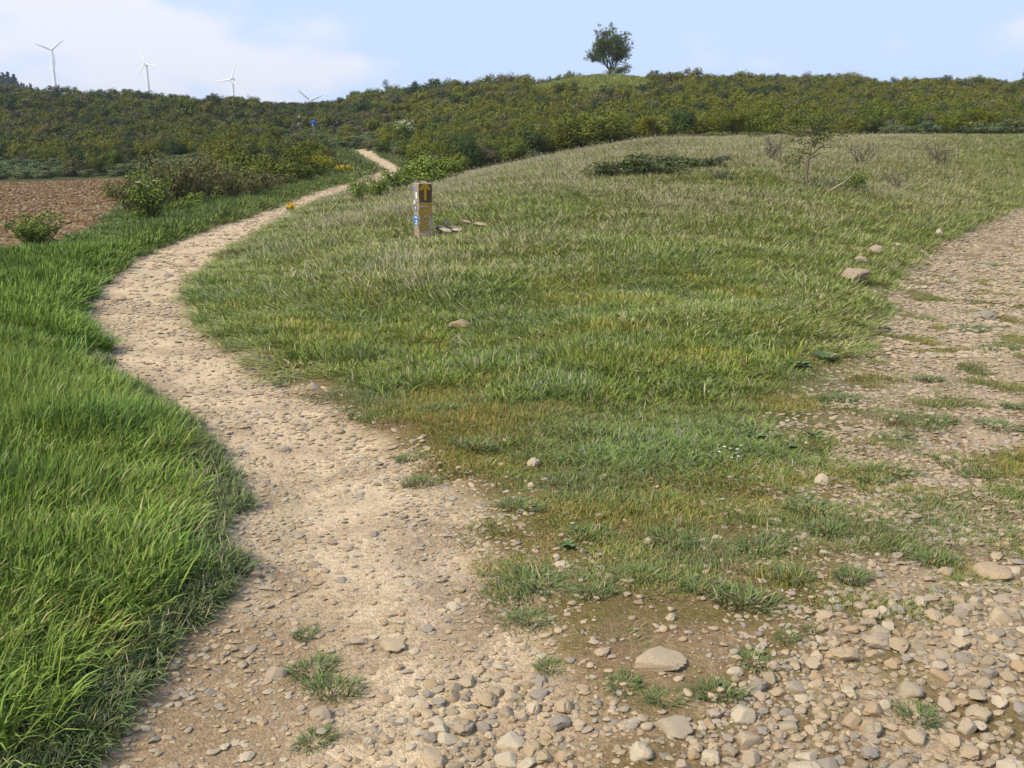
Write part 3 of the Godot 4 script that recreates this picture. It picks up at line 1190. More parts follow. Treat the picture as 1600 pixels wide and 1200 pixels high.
		if rng.randf() < patch * 0.5:
			sow(s1, x, d, rnd(0.6, 1.0), rnd(0.4, 0.75), Color(0.82, 0.88, 1.15) * rnd(0.85, 1.15))
		elif rng.randf() < tall:
			sow(s1, x, d, rnd(0.8, 1.3), rnd(0.75, 1.15) * (1.0 + 0.5 * p), c * rnd(0.85, 1.15))
		else:
			sow(s0, x, d, rnd(0.8, 1.4), rnd(0.7, 1.3) * (1.0 + 0.5 * cover), c * rnd(0.85, 1.15))
	for i in 52000:
		var d := 7.2 + 42.0 * pow(rng.randf(), 1.15)
		var xr := at_table(path_d, path_r, d)
		var xe := minf(0.62 * d, at_table(track_d, track_l, d) - 0.05)
		var x := rnd(xr + 0.02, xe)
		var right := x - xr + n_patch.get_noise_2d(x * 1.5, d * 1.5) * 0.25
		if right < 0.0 or rng.randf() > sstep(7.0, 10.5, d + n_patch.get_noise_2d(x * 0.7, d * 0.7) * 1.5):
			continue
		var px := 800.0 + x / d * FOCAL / cp
		var p := n_patch.get_noise_2d(x * 0.55, d * 0.55)
		var q := n_patch.get_noise_2d(x * 0.28 + 90.0, d * 0.28)
		var edge := sstep(0.0, 1.2, right) * sstep(0.0, 1.2, at_table(track_d, track_l, d) - x + 0.4)
		var straw := sstep(15.0, 30.0, d + q * 14.0 + p * 8.0) * 0.55 * (1.0 - 0.75 * sstep(1350.0, 1600.0, px)) + 0.05
		var c := W.lerp(Color(0.85, 0.98, 0.9), 0.8 * sstep(0.0, 0.5, p)).lerp(Color(1.15, 1.02, 1.1), 0.5 * sstep(0.0, 0.5, -p))
		var tall := (0.35 + 0.65 * edge) * lerpf(0.32, 1.0, sstep(7.0, 13.5, d + q * 2.0)) * (1.0 + 0.35 * p) * (1.0 + 0.15 * q) * 0.8 * (1.0 - 0.5 * exp(-pow((d - 15.7) / 0.8, 2.0) - pow((px - 662.0) / 70.0, 2.0)))
		if rng.randf() < straw:
			sow(s3, x, d, rnd(0.8, 1.25), tall * rnd(0.7, 1.05), W * rnd(0.75, 1.1))
		else:
			sow(s2, x, d, rnd(0.85, 1.3), tall * rnd(0.75, 1.1), c * rnd(0.8, 1.1))
	var om := stuff("meadow_grass", "rough green and straw coloured grass covering the mound between path and track")
	for k in 5:
		copies("grass_blades", mids[k], M.grass, s1[k], om)
		copies("grass_blades", talls[k], M.grass, s2[k], om)
	for k in 4:
		copies("dry_stalks", straws[k], M.grass, s3[k], om)
	var os := stuff("short_turf", "short patchy turf on the brown soil where path and track divide")
	for k in 6:
		copies("grass_blades", shorts[k], M.grass, s0[k], os)

	# rough grass along the far trail
	var b5 := bufs(4)
	for i in 9000:
		var d := rnd(42.0, 132.0)
		var px := rnd(400.0, 690.0)
		var x := (px - 800.0) / FOCAL * cp * d
		if path_side(x, d) > -0.15 - 0.15 * rng.randf():
			continue
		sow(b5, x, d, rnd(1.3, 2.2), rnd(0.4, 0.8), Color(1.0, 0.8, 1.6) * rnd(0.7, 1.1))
	var og := stuff("rough_grass", "rough grey-green grass along the far trail up the hill")
	for k in 4:
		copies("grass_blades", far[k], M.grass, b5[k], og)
	# grass on the far knoll and between the shrubs
	var b4 := bufs(4)
	for i in 9000:
		var d := rnd(108.0, 176.0)
		var x := (rnd(805.0, 1010.0) - 800.0) / FOCAL * cp * d
		if rng.randf() < knoll(x, d):
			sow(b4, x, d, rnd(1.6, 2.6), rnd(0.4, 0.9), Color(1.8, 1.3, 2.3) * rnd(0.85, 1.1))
	var ok := stuff("knoll_grass", "light green grass on the smooth knoll beneath the lone tree")
	for k in 4:
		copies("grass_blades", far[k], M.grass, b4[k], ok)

func tufts() -> void:
	# separate tufts on bare soil: [across, down, width in the photograph's pixels, height share, label or ""]
	var kinds := clumps(4, [200, 0.5, 0.42, 0.03, 0.8, 0.45, Color(0.1, 0.15, 0.05), Color(0.3, 0.25, 0.13), 0.1])
	var list := [
		[520, 1085, 78, 1.0, "dense dark green tuft in the gravel path beside a domed stone"],
		[478, 996, 40, 0.8, "small flat tuft alone in the muddy side of the path"],
		[490, 1050, 70, 0.7, "straggling tuft line behind the dense tuft in the path"],
		[495, 1160, 60, 0.7, "low ragged tuft at the path edge below the domed stone"],
		[1165, 945, 90, 1.0, "biggest blue-green tuft on the brown soil of the fork"],
		[840, 915, 90, 0.7, "spreading tuft at the gravel edge of the fork"],
		[830, 972, 56, 0.5, "flat tuft just inside the path gravel"],
		[860, 1045, 50, 0.7, "small tuft among pale gravel above the cobbles"],
		[975, 1072, 60, 0.6, "thin tuft below the largest flat slab"],
		[1120, 1088, 70, 0.8, "curved green tuft along the soil above the cobbles"],
		[1040, 1098, 60, 0.5, "low tuft joining the curved one beneath the slab"],
		[1268, 990, 26, 1.1, "tiny upright tuft beside the head of the cobble heap"],
		[1180, 1035, 60, 0.5, "sparse tuft next to the pale oval stone"],
		[1430, 1125, 66, 0.9, "dry weed clump growing between the cobbles"],
		[640, 720, 40, 0.6, ""], [655, 760, 50, 0.7, ""], [810, 795, 60, 0.7, ""], [740, 700, 60, 0.9, ""],
		[1190, 860, 80, 0.9, ""], [1100, 925, 70, 0.8, ""], [1330, 905, 60, 0.8, ""], [1240, 905, 60, 0.8, ""], [1290, 835, 60, 0.9, ""],
		[1370, 755, 44, 0.7, ""], [1270, 800, 80, 0.9, ""], [1460, 880, 60, 0.8, ""], [1430, 785, 22, 1.0, ""], [1390, 740, 60, 0.5, ""],
		[1530, 745, 50, 0.5, ""], [1590, 775, 40, 0.8, ""], [1560, 670, 60, 0.6, ""], [1450, 595, 40, 0.6, ""], [1310, 625, 60, 0.7, ""], [1470, 660, 50, 0.5, ""],
		[1400, 685, 50, 0.5, ""], [1560, 545, 50, 0.5, ""], [1510, 515, 60, 0.5, ""], [1535, 415, 50, 0.5, ""], [1590, 640, 40, 0.7, ""], [1230, 1000, 40, 0.5, ""],
		[930, 930, 60, 0.6, ""], [1000, 905, 70, 0.7, ""], [920, 840, 60, 0.7, ""], [1050, 850, 70, 0.7, ""], [690, 640, 50, 0.5, ""], [450, 600, 50, 0.5, ""],
	]
	for q in list:
		var p := spot(q[0], q[1])
		var w: float = q[2] * -p.z / FOCAL
		var o := part("grass_tuft", kinds[rng.randi() % 4], M.grass, self)
		o.transform = Transform3D(Basis.from_euler(Vector3(0, rnd(0, TAU), 0)) * Basis.from_scale(Vector3(w * 1.1, minf(w, 0.16) * 1.1 * q[3], w * 0.85)), p)
		tag(o, q[4] if q[4] != "" else "short green grass tuft on bare stony soil between path and track", "grass tuft", "short grass tufts on the stony soil")

# daisies and flat-leaved weeds in the short turf
func small_plants() -> void:
	for k in 2:
		for i in 7:
			var p: Vector3 = spot([695.0, 1140.0][k] + rnd(-26, 26), [570.0, 715.0][k] + rnd(-9, 9))
			var o := base("daisy", p, rnd(0, TAU))
			o.scale = Vector3.ONE * rnd(0.45, 0.65)
			var s := Shape.new()
			tube(s, [Vector3.ZERO, Vector3(0.004, 0.03, 0), Vector3(0.006, 0.06, 0.003)], [0.0016, 0.0014, 0.0012], Color(.1, .15, .04), 4)
			part("stem", s.mesh(), M.leaf, o)
			s = Shape.new()
			for a in 11:
				var t := TAU * a / 11.0
				var d0 := Vector3(cos(t), 0.12, sin(t))
				var sd := Vector3(-sin(t), 0, cos(t)) * 0.0035
				s.face([Vector3(0.006, 0.06, 0.003), Vector3(0.006, 0.06, 0.003) + d0 * 0.010 - sd, Vector3(0.006, 0.06, 0.003) + d0 * 0.017, Vector3(0.006, 0.06, 0.003) + d0 * 0.010 + sd], Color(.8, .8, .78))
			part("flower_head", s.mesh(), M.flower, o)
			tag(o, ["white daisy in the turf patch below the pinkish boulder", "white daisy in the mossy turf between thick grass and track"][k], "daisy", ["daisies below the pinkish boulder", "daisies in the mossy turf"][k])
	for q in [[1180, 690, 46, "broad-leaved weed rosette beside a white pebble in the turf"], [1245, 575, 50, "broad-leaved weed in the turf nearest the tall grass"], [1290, 565, 60, "widest leafy weed at the turf edge of the track"], [1232, 702, 34, "small dark rosette weed in mossy turf"], [1270, 682, 44, "leafy weed under the tilted lilac-grey stone"], [885, 858, 50, "spreading grey-green weed on the bare soil beside the path"], [905, 832, 44, "grey-green weed next to small white stones on the soil"], [1000, 590, 60, "coarse leafy weed in the thick grass patch"]]:
		var p := spot(q[0], q[1])
		var w: float = q[2] * -p.z / FOCAL
		var s := Shape.new()
		for i in 16:
			var a := TAU * i / 16.0 * 2.4 + rnd(-0.3, 0.3)
			var len_ := w * rnd(0.3, 0.55)
			var rise := rnd(0.1, 0.7)
			var dir := Vector3(cos(a), rise, sin(a)).normalized()
			var sd := Vector3(-sin(a), 0, cos(a)) * len_ * rnd(0.16, 0.24)
			var c := Color(.12, .18, .07) * rnd(0.8, 1.2)
			var m := dir * len_ * 0.55
			var e := dir * len_ - Vector3(0, len_ * 0.18, 0)
			s.face([Vector3.ZERO, m + sd * -1.0, e, m + sd], c)
		var o := part("rosette_weed", s.mesh(), M.leaf, self)
		o.position = p + Vector3(0, 0.008, 0)
		tag(o, q[3], "weed")

# ---------------------------------------------------------------- shrubs
# a shrub of leaf sprays gathered in lobes; unit size: about 1 wide and 1 tall
func leafage(s: Shape, centre: Vector3, rad: Vector3, n: int, size: float, cols: Array, shell := 0.55, ragged_top := 0.0) -> void:
	for i in n:
		var dir := Vector3(rnd(-1, 1), rnd(-0.55, 1), rnd(-1, 1))
		if dir.length() < 0.1:
			continue
		dir = dir.normalized()
		var k := pow(rng.randf(), 1.0 - shell)
		var p := centre + dir * rad * k
		if ragged_top > 0.0 and dir.y > 0.35:
			p.y += ragged_top * pow(rng.randf(), 3.0)
		if p.y < 0.0:
			p.y = rnd(0.0, 0.04)
		var up := (dir + Vector3(rnd(-1, 1), rnd(-0.4, 1.2), rnd(-1, 1)) * 0.7).normalized()
		var along_ := up.cross(Vector3(rnd(-1, 1), rnd(-1, 1), rnd(-1, 1))).normalized()
		var across := up.cross(along_)
		var a := size * rnd(0.6, 1.3)
		var b := a * rnd(0.4, 0.75)
		var c: Color = cols[rng.randi() % cols.size()]
		c = c * rnd(0.85, 1.15)
		var nn := (up * 0.6 + dir * 0.5).normalized()
		var q := [p - along_ * a, p - across * b * 0.8 + along_ * a * 0.1, p + along_ * a, p + across * b + along_ * a * 0.1]
		var f := s.v.size()
		for e in 4:
			s.vert(q[e] + (up * size * 0.25 if e % 2 else Vector3.ZERO), nn, c)
		if (q[2] - q[0]).cross(q[1] - q[0]).dot(nn) > 0.0:
			s.quad(f, f + 1, f + 2, f + 3)
		else:
			s.quad(f, f + 3, f + 2, f + 1)

func shrub_mesh(n: int, leaf: float, lobes: int, cols: Array, flat := 1.0, ragged_top := 0.12) -> ArrayMesh:
	var s := Shape.new()
	leafage(s, Vector3(0, 0.35 * flat, 0), Vector3(0.36, 0.42 * flat, 0.36), n / 3, leaf, cols, 0.5, ragged_top)
	for i in lobes:
		var a := TAU * i / lobes + rnd(-0.5, 0.5)
		var r := rnd(0.12, 0.34)
		var h := rnd(0.3, 0.72) * flat
		leafage(s, Vector3(cos(a) * r, h, sin(a) * r), Vector3(1, 0.85 * flat, 1) * rnd(0.13, 0.24), n * 2 / 3 / lobes, leaf, cols, 0.6, ragged_top * 0.7)
	return s.mesh()

func twiggy_mesh(stems: int, twigs: int, leaves: int, wood: Array, cols: Array, leaf := 0.02) -> Array:
	var w := Shape.new()
	var l := Shape.new()
	for i in stems:
		var a := rnd(0, TAU)
		var lean := rnd(0.1, 0.55)
		var h := rnd(0.6, 1.0)
		var root := Vector3(rnd(-0.1, 0.1), -0.03, rnd(-0.1, 0.1))
		var top := Vector3(cos(a) * lean, h, sin(a) * lean)
		var mid := root.lerp(top, 0.5) + Vector3(rnd(-0.05, 0.05), 0.03, rnd(-0.05, 0.05))
		var c: Color = wood[rng.randi() % wood.size()]
		tube(w, [root, mid, top], [0.012, 0.009, 0.003], c, 4)
		for k in twigs:
			var t := rnd(0.25, 1.0)
			var p := root.lerp(mid, t * 2.0) if t < 0.5 else mid.lerp(top, t * 2.0 - 1.0)
			var dir := Vector3(rnd(-1, 1), rnd(0.2, 1.3), rnd(-1, 1)).normalized() * rnd(0.1, 0.28)
			tube(w, [p, p + dir * 0.5 + Vector3(rnd(-0.02, 0.02), 0, rnd(-0.02, 0.02)), p + dir], [0.005, 0.004, 0.0015], c * rnd(0.8, 1.2), 3)
			if leaves > 0:
				leafage(l, p + dir * 0.8, Vector3.ONE * 0.1, leaves, leaf, cols, 0.3)
	return [w.mesh(), l.mesh() if l.v.size() else null]

var OLIVE := [Color(.14, .155, .018), Color(.155, .165, .018), Color(.125, .147, .02), Color(.168, .167, .017), Color(.112, .136, .02)]
var OLIVE_GREEN := [Color(.1, .14, .02), Color(.125, .15, .02), Color(.08, .115, .018), Color(.145, .15, .02)]
var DARK := [Color(.055, .085, .024), Color(.07, .1, .026), Color(.045, .068, .022)]
var GREY := [Color(.14, .125, .06), Color(.125, .12, .055), Color(.11, .118, .045), Color(.155, .14, .075)]
var CUSHION := [Color(.105, .145, .055), Color(.12, .155, .07), Color(.085, .125, .045), Color(.14, .165, .08)]
var LIME := [Color(.15, .21, .03), Color(.13, .19, .03), Color(.175, .22, .035), Color(.11, .165, .03)]
var sets := {}

func foliage_make() -> void:
	for q in [["broom_shrub", OLIVE, 1.0, 0.12], ["green_shrub", OLIVE_GREEN, 1.0, 0.14], ["dark_shrub", DARK, 1.05, 0.1], ["heath_shrub", GREY, 0.9, 0.14], ["cushion_shrub", CUSHION, 0.55, 0.03]]:
		var fine := []
		var plain := []
		for i in 4:
			fine.append(shrub_mesh(3800, 0.021, 8 + i, q[1], q[2], q[3]))
			plain.append(shrub_mesh(1250, 0.035, 7 + i, q[1], q[2], q[3]))
		sets[q[0]] = [fine, plain]

func zone(px: float, d: float) -> String:
	if d > 135.0:
		return " on the skyline ridge"
	if px < 250.0:
		return " on the slope above the ploughed field" if d < 85.0 else " on the upper slope beneath the first two turbines"
	if px < 440.0:
		return " just beyond the bank thickets" if d < 60.0 else " on the slope beneath the third turbine"
	if px < 640.0:
		return " beside the far bends of the path" if d < 85.0 else " on the slope around the walkers"
	if px < 800.0:
		return " on the slope straight above the waymarker" if d < 75.0 else " on the upper slope beneath the juniper skyline"
	if px < 1030.0:
		return " close behind the crest beneath the lone tree" if d < 75.0 else " on the slope beneath the grassy knoll"
	if px < 1330.0:
		return " close behind the crest and the thin sapling" if d < 75.0 else " higher on the slope behind the thin sapling"
	return " close behind the crest by the stony track" if d < 75.0 else " higher on the slope beyond the stony track"

func hillside_scrub() -> void:
	var found := {"broom_shrub": [], "green_shrub": [], "dark_shrub": [], "heath_shrub": [], "cushion_shrub": []}
	var d := 33.0
	while d < 205.0:
		var step := 1.15 + 0.0022 * d
		var x := -0.64 * d
		while x < 0.64 * d:
			x += step * rnd(0.8, 1.2)
			var xx := x + rnd(-0.5, 0.5)
			var dd := d + rnd(-0.6, 0.6)
			var px := 800.0 + xx / dd * FOCAL / cp
			if (path_side(xx, dd) > -0.75 - 0.004 * dd and dd < 80.0) or field_side(xx, dd) > -1.2:
				continue
			var start := 50.0
			if px < 240.0:
				start = 61.0
			elif px < 560.0:
				start = lerpf(60.0, 36.0, sstep(200.0, 420.0, px))
				if path_side(xx, dd) > -2.4:
					continue
			elif px < 760.0:
				start = 43.0
			elif px > 1300.0:
				start = 53.0
			if dd < start or rng.randf() < knoll(xx, dd) * 1.6:
				continue
			var p := n_big.get_noise_2d(xx * 2.6, dd * 2.6)
			var q := n_big.get_noise_2d(xx * 4.0 + 300.0, dd * 4.0)
			var k := rng.randf()
			var yellow := sstep(450.0, 800.0, px) * 0.35 + 0.3 + p * 0.5 - sstep(120.0, 170.0, dd) * 0.25
			var kind := "green_shrub"
			if k < yellow:
				kind = "broom_shrub"
			elif k > 0.90 - 0.1 * sstep(110.0, 160.0, dd) - 0.25 * sstep(0.1, 0.4, q):
				kind = "heath_shrub"
			elif k > 0.66 - 0.2 * sstep(100.0, 160.0, dd):
				kind = "dark_shrub"
			var size := rnd(1.1, 2.1) * (1.0 + 0.4 * q)
			if dd > 135.0:
				size *= 0.8 + (1.0 if absf(px - 480.0) > 70.0 else 0.1) * pow(rng.randf(), 3.0)
			var tall := rnd(0.75, 1.1)
			var low := 0.0
			if px < 330.0:
				low = 1.0 - sstep(66.0, 92.0, dd + p * 22.0)
			if px > 1380.0 and dd < 62.0:
				low = 0.7
			if px > 425.0 and px < 660.0 and dd > 60.0 and dd < 127.0:
				low = maxf(low, 0.75)
			if absf(px - 521.0) < 14.0 and dd > 96.0 and dd < 111.5:
				continue
			if px > 440.0 and px < 540.0 and dd > 84.0 and dd < 126.0:
				if rng.randf() < 0.35:
					continue
				size *= 0.62
				kind = "cushion_shrub" if rng.randf() < 0.6 else kind
			elif rng.randf() < low:
				kind = "cushion_shrub"
			if kind == "cushion_shrub":
				tall = rnd(0.5, 0.95)
			if px > 900.0 and px < 1050.0 and dd > 112.0:
				size *= 0.6
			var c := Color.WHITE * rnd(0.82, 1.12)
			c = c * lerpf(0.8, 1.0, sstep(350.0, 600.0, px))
			c = c.lerp(c * Color(1.12, 1.02, 0.95), rng.randf())
			found[kind].append([size / dd, xx, dd, size, size * tall, c, kind])
		d += step
	var words := {
		"broom_shrub": ["yellow-olive broom bush in the dense scrub on the hillside", "broom shrubs covering the hillside"],
		"green_shrub": ["mid green leafy bush in the dense scrub on the hillside", "green shrubs covering the hillside"],
		"dark_shrub": ["dark green oak-like bush in the dense scrub on the hillside", "dark shrubs on the hillside"],
		"heath_shrub": ["grey-brown half bare bush in the dense scrub on the hillside", "grey heath shrubs on the hillside"],
		"cushion_shrub": ["low grey-green cushion plant spreading over the hillside", "cushion plants on the hillside"],
	}
	for w in words:
		words[w][0] = words[w][0].replace(" in the dense scrub on the hillside", "").replace(" spreading over the hillside", "")
	var mass := {}
	for kind in found:
		var list: Array = found[kind]
		list.sort_custom(func(a, b): return a[0] > b[0])
		var shades := []
		for i in 6:
			var m: StandardMaterial3D = M.leaf.duplicate()
			var v: float = [0.82, 0.92, 1.0, 1.0, 0.88, 1.0][i]
			m.albedo_color = lin(minf(v * [1.0, 1.0, 1.0, 1.0, 1.12, 0.9][i], 1.0), minf(v, 1.0), minf(v * [1.0, 1.0, 1.0, 1.0, 0.9, 1.0][i], 1.0))
			shades.append(m)
		for i in list.size():
			var q: Array = list[i]
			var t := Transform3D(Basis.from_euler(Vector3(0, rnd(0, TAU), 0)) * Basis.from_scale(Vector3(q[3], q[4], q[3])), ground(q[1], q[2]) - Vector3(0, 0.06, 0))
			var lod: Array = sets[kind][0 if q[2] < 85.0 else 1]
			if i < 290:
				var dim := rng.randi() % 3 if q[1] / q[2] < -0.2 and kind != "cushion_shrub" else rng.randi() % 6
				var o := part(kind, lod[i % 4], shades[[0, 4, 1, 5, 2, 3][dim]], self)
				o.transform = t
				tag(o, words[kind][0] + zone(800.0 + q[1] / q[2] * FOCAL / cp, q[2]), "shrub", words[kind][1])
			else:
				var key: String = kind + str(i % 4) + ("f" if q[2] < 85.0 else "p")
				if not mass.has(key):
					mass[key] = [lod[i % 4], PackedFloat32Array()]
				put(mass[key][1], t, q[5])
	var o := base("scrub", Vector3.ZERO)
	o.set_meta("kind", "stuff")
	tag(o, "mass of olive and dark green scrub covering the hill up to the skyline", "scrub")
	for key in mass:
		copies("scrub_bushes", mass[key][0], M.leaf, mass[key][1], o)

# a named bush with a foliage part and a stem part
func bush(called: String, label: String, at: Vector3, w: float, h: float, cols: Array, n := 1500, leaf := 0.03, group := "", lobes := 7, flat := 1.0) -> Node3D:
	var o := base(called, at - Vector3(0, 0.04, 0), rnd(0, TAU))
	var f := part("foliage", shrub_mesh(n, leaf, lobes, cols, flat, 0.14), M.leaf, o)
	f.scale = Vector3(w, h, w)
	var t := twiggy_mesh(6, 2, 0, [Color(.09, .07, .05)], cols)
	var st := part("stem", t[0], M.bark, o)
	st.scale = Vector3(w * 0.6, h * 0.75, w * 0.6)
	tag(o, label, "shrub", group)
	return o

func thicket(called: String, label: String, at: Vector3, w: float, h: float, cols: Array, leaves: int, group := "", wood := [Color(.19, .145, .075), Color(.23, .18, .1), Color(.16, .13, .07)], leaf := 0.03, stems := 16) -> Node3D:
	var o := base(called, at - Vector3(0, 0.03, 0), rnd(0, TAU))
	var t := twiggy_mesh(stems, 9, leaves, wood, cols, leaf)
	part("stem", t[0], M.bark, o).scale = Vector3(w, h, w)
	if t[1]:
		part("foliage", t[1], M.leaf, o).scale = Vector3(w, h, w)
	tag(o, label, "shrub", group)
	return o

func flowers(o: Node3D, called: String, n: int, rad: Vector3, centre: Vector3, size: float, col: Color, flat := false) -> void:
	var s := Shape.new()
	if flat:
		for i in n:
			var a := rnd(0, TAU)
			var q := sqrt(rng.randf())
			var p := centre + Vector3(cos(a) * rad.x * q, rad.y * rnd(-1, 1), sin(a) * rad.z * q)
			leafage(s, p, Vector3(1, 0.25, 1) * size, 22, size * 0.42, [col], 0.3)
	else:
		leafage(s, centre, rad, n, size, [col, col * 0.85, col * 1.05], 0.7)
	part(called, s.mesh(), M.flower, o)

func bank_plants() -> void:
	# the bank between the path and the ploughed field
	var o := thicket("elder_bush", "bright green bush with flat white flower heads on the bank by the field", spot(232, 356), 1.1, 1.15, LIME, 12, "", [Color(.12, .12, .06)], 0.027, 26)
	flowers(o, "flower_head", 7, Vector3(0.32, 0.14, 0.3), Vector3(0.02, 0.93, 0), 0.05, Color(.62, .63, .40), true)
	thicket("low_bush", "low fresh green bush with upright shoots at the field edge", spot(62, 398), 1.1, 0.66, LIME, 11, "", [Color(.12, .12, .06)], 0.03, 24)
	var grey := [Color(.13, .14, .04), Color(.12, .12, .05), Color(.15, .15, .05)]
	var i := 0
	var which := ["beside the elder bush at the field corner", "directly behind the elder bush", "next along from the elder bush towards the path", "in the middle of the bank row", "tallest in the second row of the bank", "in the second row behind the elder bush", "low where the bank meets the path verge", "near the bright green bush on the bank", "last in the row towards the flowering broom", "behind the middle of the bank row", "closest to the path below the elder bush", "at the far corner of the ploughed field"]
	for q in [[205, 27.0, 1.3, 0.9], [250, 28.0, 1.6, 1.25], [285, 28.5, 1.5, 1.35], [325, 29.0, 1.5, 1.2], [300, 31.0, 1.7, 1.5], [262, 32.0, 1.6, 1.5], [362, 30.0, 1.4, 0.95], [398, 31.0, 1.5, 0.85], [425, 33.0, 1.4, 0.85], [345, 33.0, 1.6, 1.3], [230, 24.5, 1.0, 0.8], [195, 33.0, 1.3, 0.9]]:
		thicket("bramble_thicket", "brown tangled half bare thicket " + which[i], col_at(q[0], q[1]), q[2], q[3], grey, 7, "brown thickets on the bank")
		i += 1
	i = 0
	which = ["in the middle of the thicket row", "low in front of the thickets", "smallest of all next to the elder bush", "behind the last thickets", "nearest the path under the broom", "beside the large flowering broom", "tallest behind the thickets", "second tallest behind the thickets", "alone by the field corner"]
	for q in [[348, 30.5, 1.2, 0.75], [310, 26.5, 1.0, 0.6], [285, 25.0, 0.9, 0.55], [385, 36.0, 1.7, 1.3], [440, 38.0, 1.6, 1.2], [470, 41.0, 1.6, 1.1], [400, 40.0, 1.9, 1.6], [355, 39.0, 1.9, 1.7], [180, 36.0, 1.2, 0.8]]:
		bush("bank_bush", "leafy green bush on the path bank " + which[i], col_at(q[0], q[1]), q[2], q[3], OLIVE_GREEN if q[1] > 35.0 else LIME, 1400, 0.032, "green bushes on the bank")
		i += 1
	# broom in flower
	var yellow := Color(.58, .38, .016)
	var b := bush("flowering_broom", "large broom with orange-yellow flowers along its top above the path", col_at(495, 45.0), 2.1, 1.15, LIME, 1500, 0.03)
	flowers(b, "blossom", 300, Vector3(0.98, 0.36, 0.9), Vector3(0, 0.75, 0), 0.035, yellow)
	b = bush("flowering_broom", "lower broom bright with yellow flowers at the path verge", col_at(537, 46.5), 0.9, 0.5, LIME, 900, 0.04)
	flowers(b, "blossom", 190, Vector3(0.5, 0.2, 0.42), Vector3(0.05, 0.36, 0), 0.034, yellow)
	b = bush("flowering_broom", "tiny yellow flowering sprig at the inner edge of the path", spot(455, 333), 0.28, 0.28, LIME, 300, 0.06)
	flowers(b, "blossom", 90, Vector3(0.14, 0.12, 0.14), Vector3(0, 0.2, 0), 0.03, yellow)
	b = bush("flowering_broom", "distant broom dotted with yellow near the walkers' trail", col_at(470, 52.0), 1.6, 1.0, OLIVE_GREEN, 1200, 0.035)
	flowers(b, "blossom", 60, Vector3(0.6, 0.3, 0.6), Vector3(0, 0.7, 0), 0.05, yellow)
	# beside the path behind the post
	for q in [[560, 25.5, 0.55, 0.62, "short lime green bush nearest the path behind the post"], [592, 27.0, 0.8, 0.62, "rounded lime green bush in grass left of the waymarker"], [622, 28.5, 0.9, 0.75, "leafy lime green bush just behind the waymarker"], [668, 31.0, 1.2, 0.75, "pale green bush showing above the top of the waymarker"], [700, 34.0, 1.4, 0.85, "yellowish green bush on the slope behind the waymarker"], [655, 36.0, 1.6, 1.0, "wide green bush hiding the dip of the path"]]:
		bush("lime_bush", q[4].replace(" left of", " beside"), col_at(q[0], q[1]), q[2] * 1.15, q[3] * 1.3, LIME, 1300, 0.035)
	for q in [[640, 62.0, 2.2, 1.5], [690, 56.0, 2.4, 1.5], [735, 52.0, 2.4, 1.6], [600, 70.0, 2.2, 1.2], [770, 50.0, 2.2, 1.5], [800, 49.0, 2.0, 1.3]]:
		bush("slope_bush", "broad green bush on the slope above the dip of the path", col_at(q[0], q[1]), q[2], q[3], [Color(.085, .12, .018), Color(.1, .125, .016), Color(.07, .1, .018)], 2200, 0.026, "broad bushes above the dip")
	for q in [[540, 82.0, 2.6, 0.9], [528, 87.0, 3.2, 1.2], [548, 92.0, 3.0, 1.0], [512, 94.0, 2.6, 0.6], [572, 90.0, 3.0, 1.1], [592, 84.0, 2.8, 1.0], [600, 74.0, 2.6, 0.9], [498, 100.0, 2.6, 0.5], [478, 104.0, 3.0, 0.8], [458, 108.0, 3.4, 0.9], [440, 114.0, 3.4, 1.2], [425, 124.0, 3.2, 1.3]]:
		bush("dome_cushion", "broad dome of grey-green cushion plant beside the far trail", col_at(q[0], q[1]), q[2], q[3], CUSHION, 1500, 0.03, "cushion domes beside the far trail", 6, 0.8)
	b = bush("hawthorn", "hawthorn sprinkled with white blossom beside the far trail", col_at(632, 84.0), 2.4, 2.3, LIME, 1600, 0.03)
	flowers(b, "blossom", 150, Vector3(1.0, 0.7, 1.0), Vector3(-0.1, 1.6, 0), 0.06, Color(.62, .62, .5))

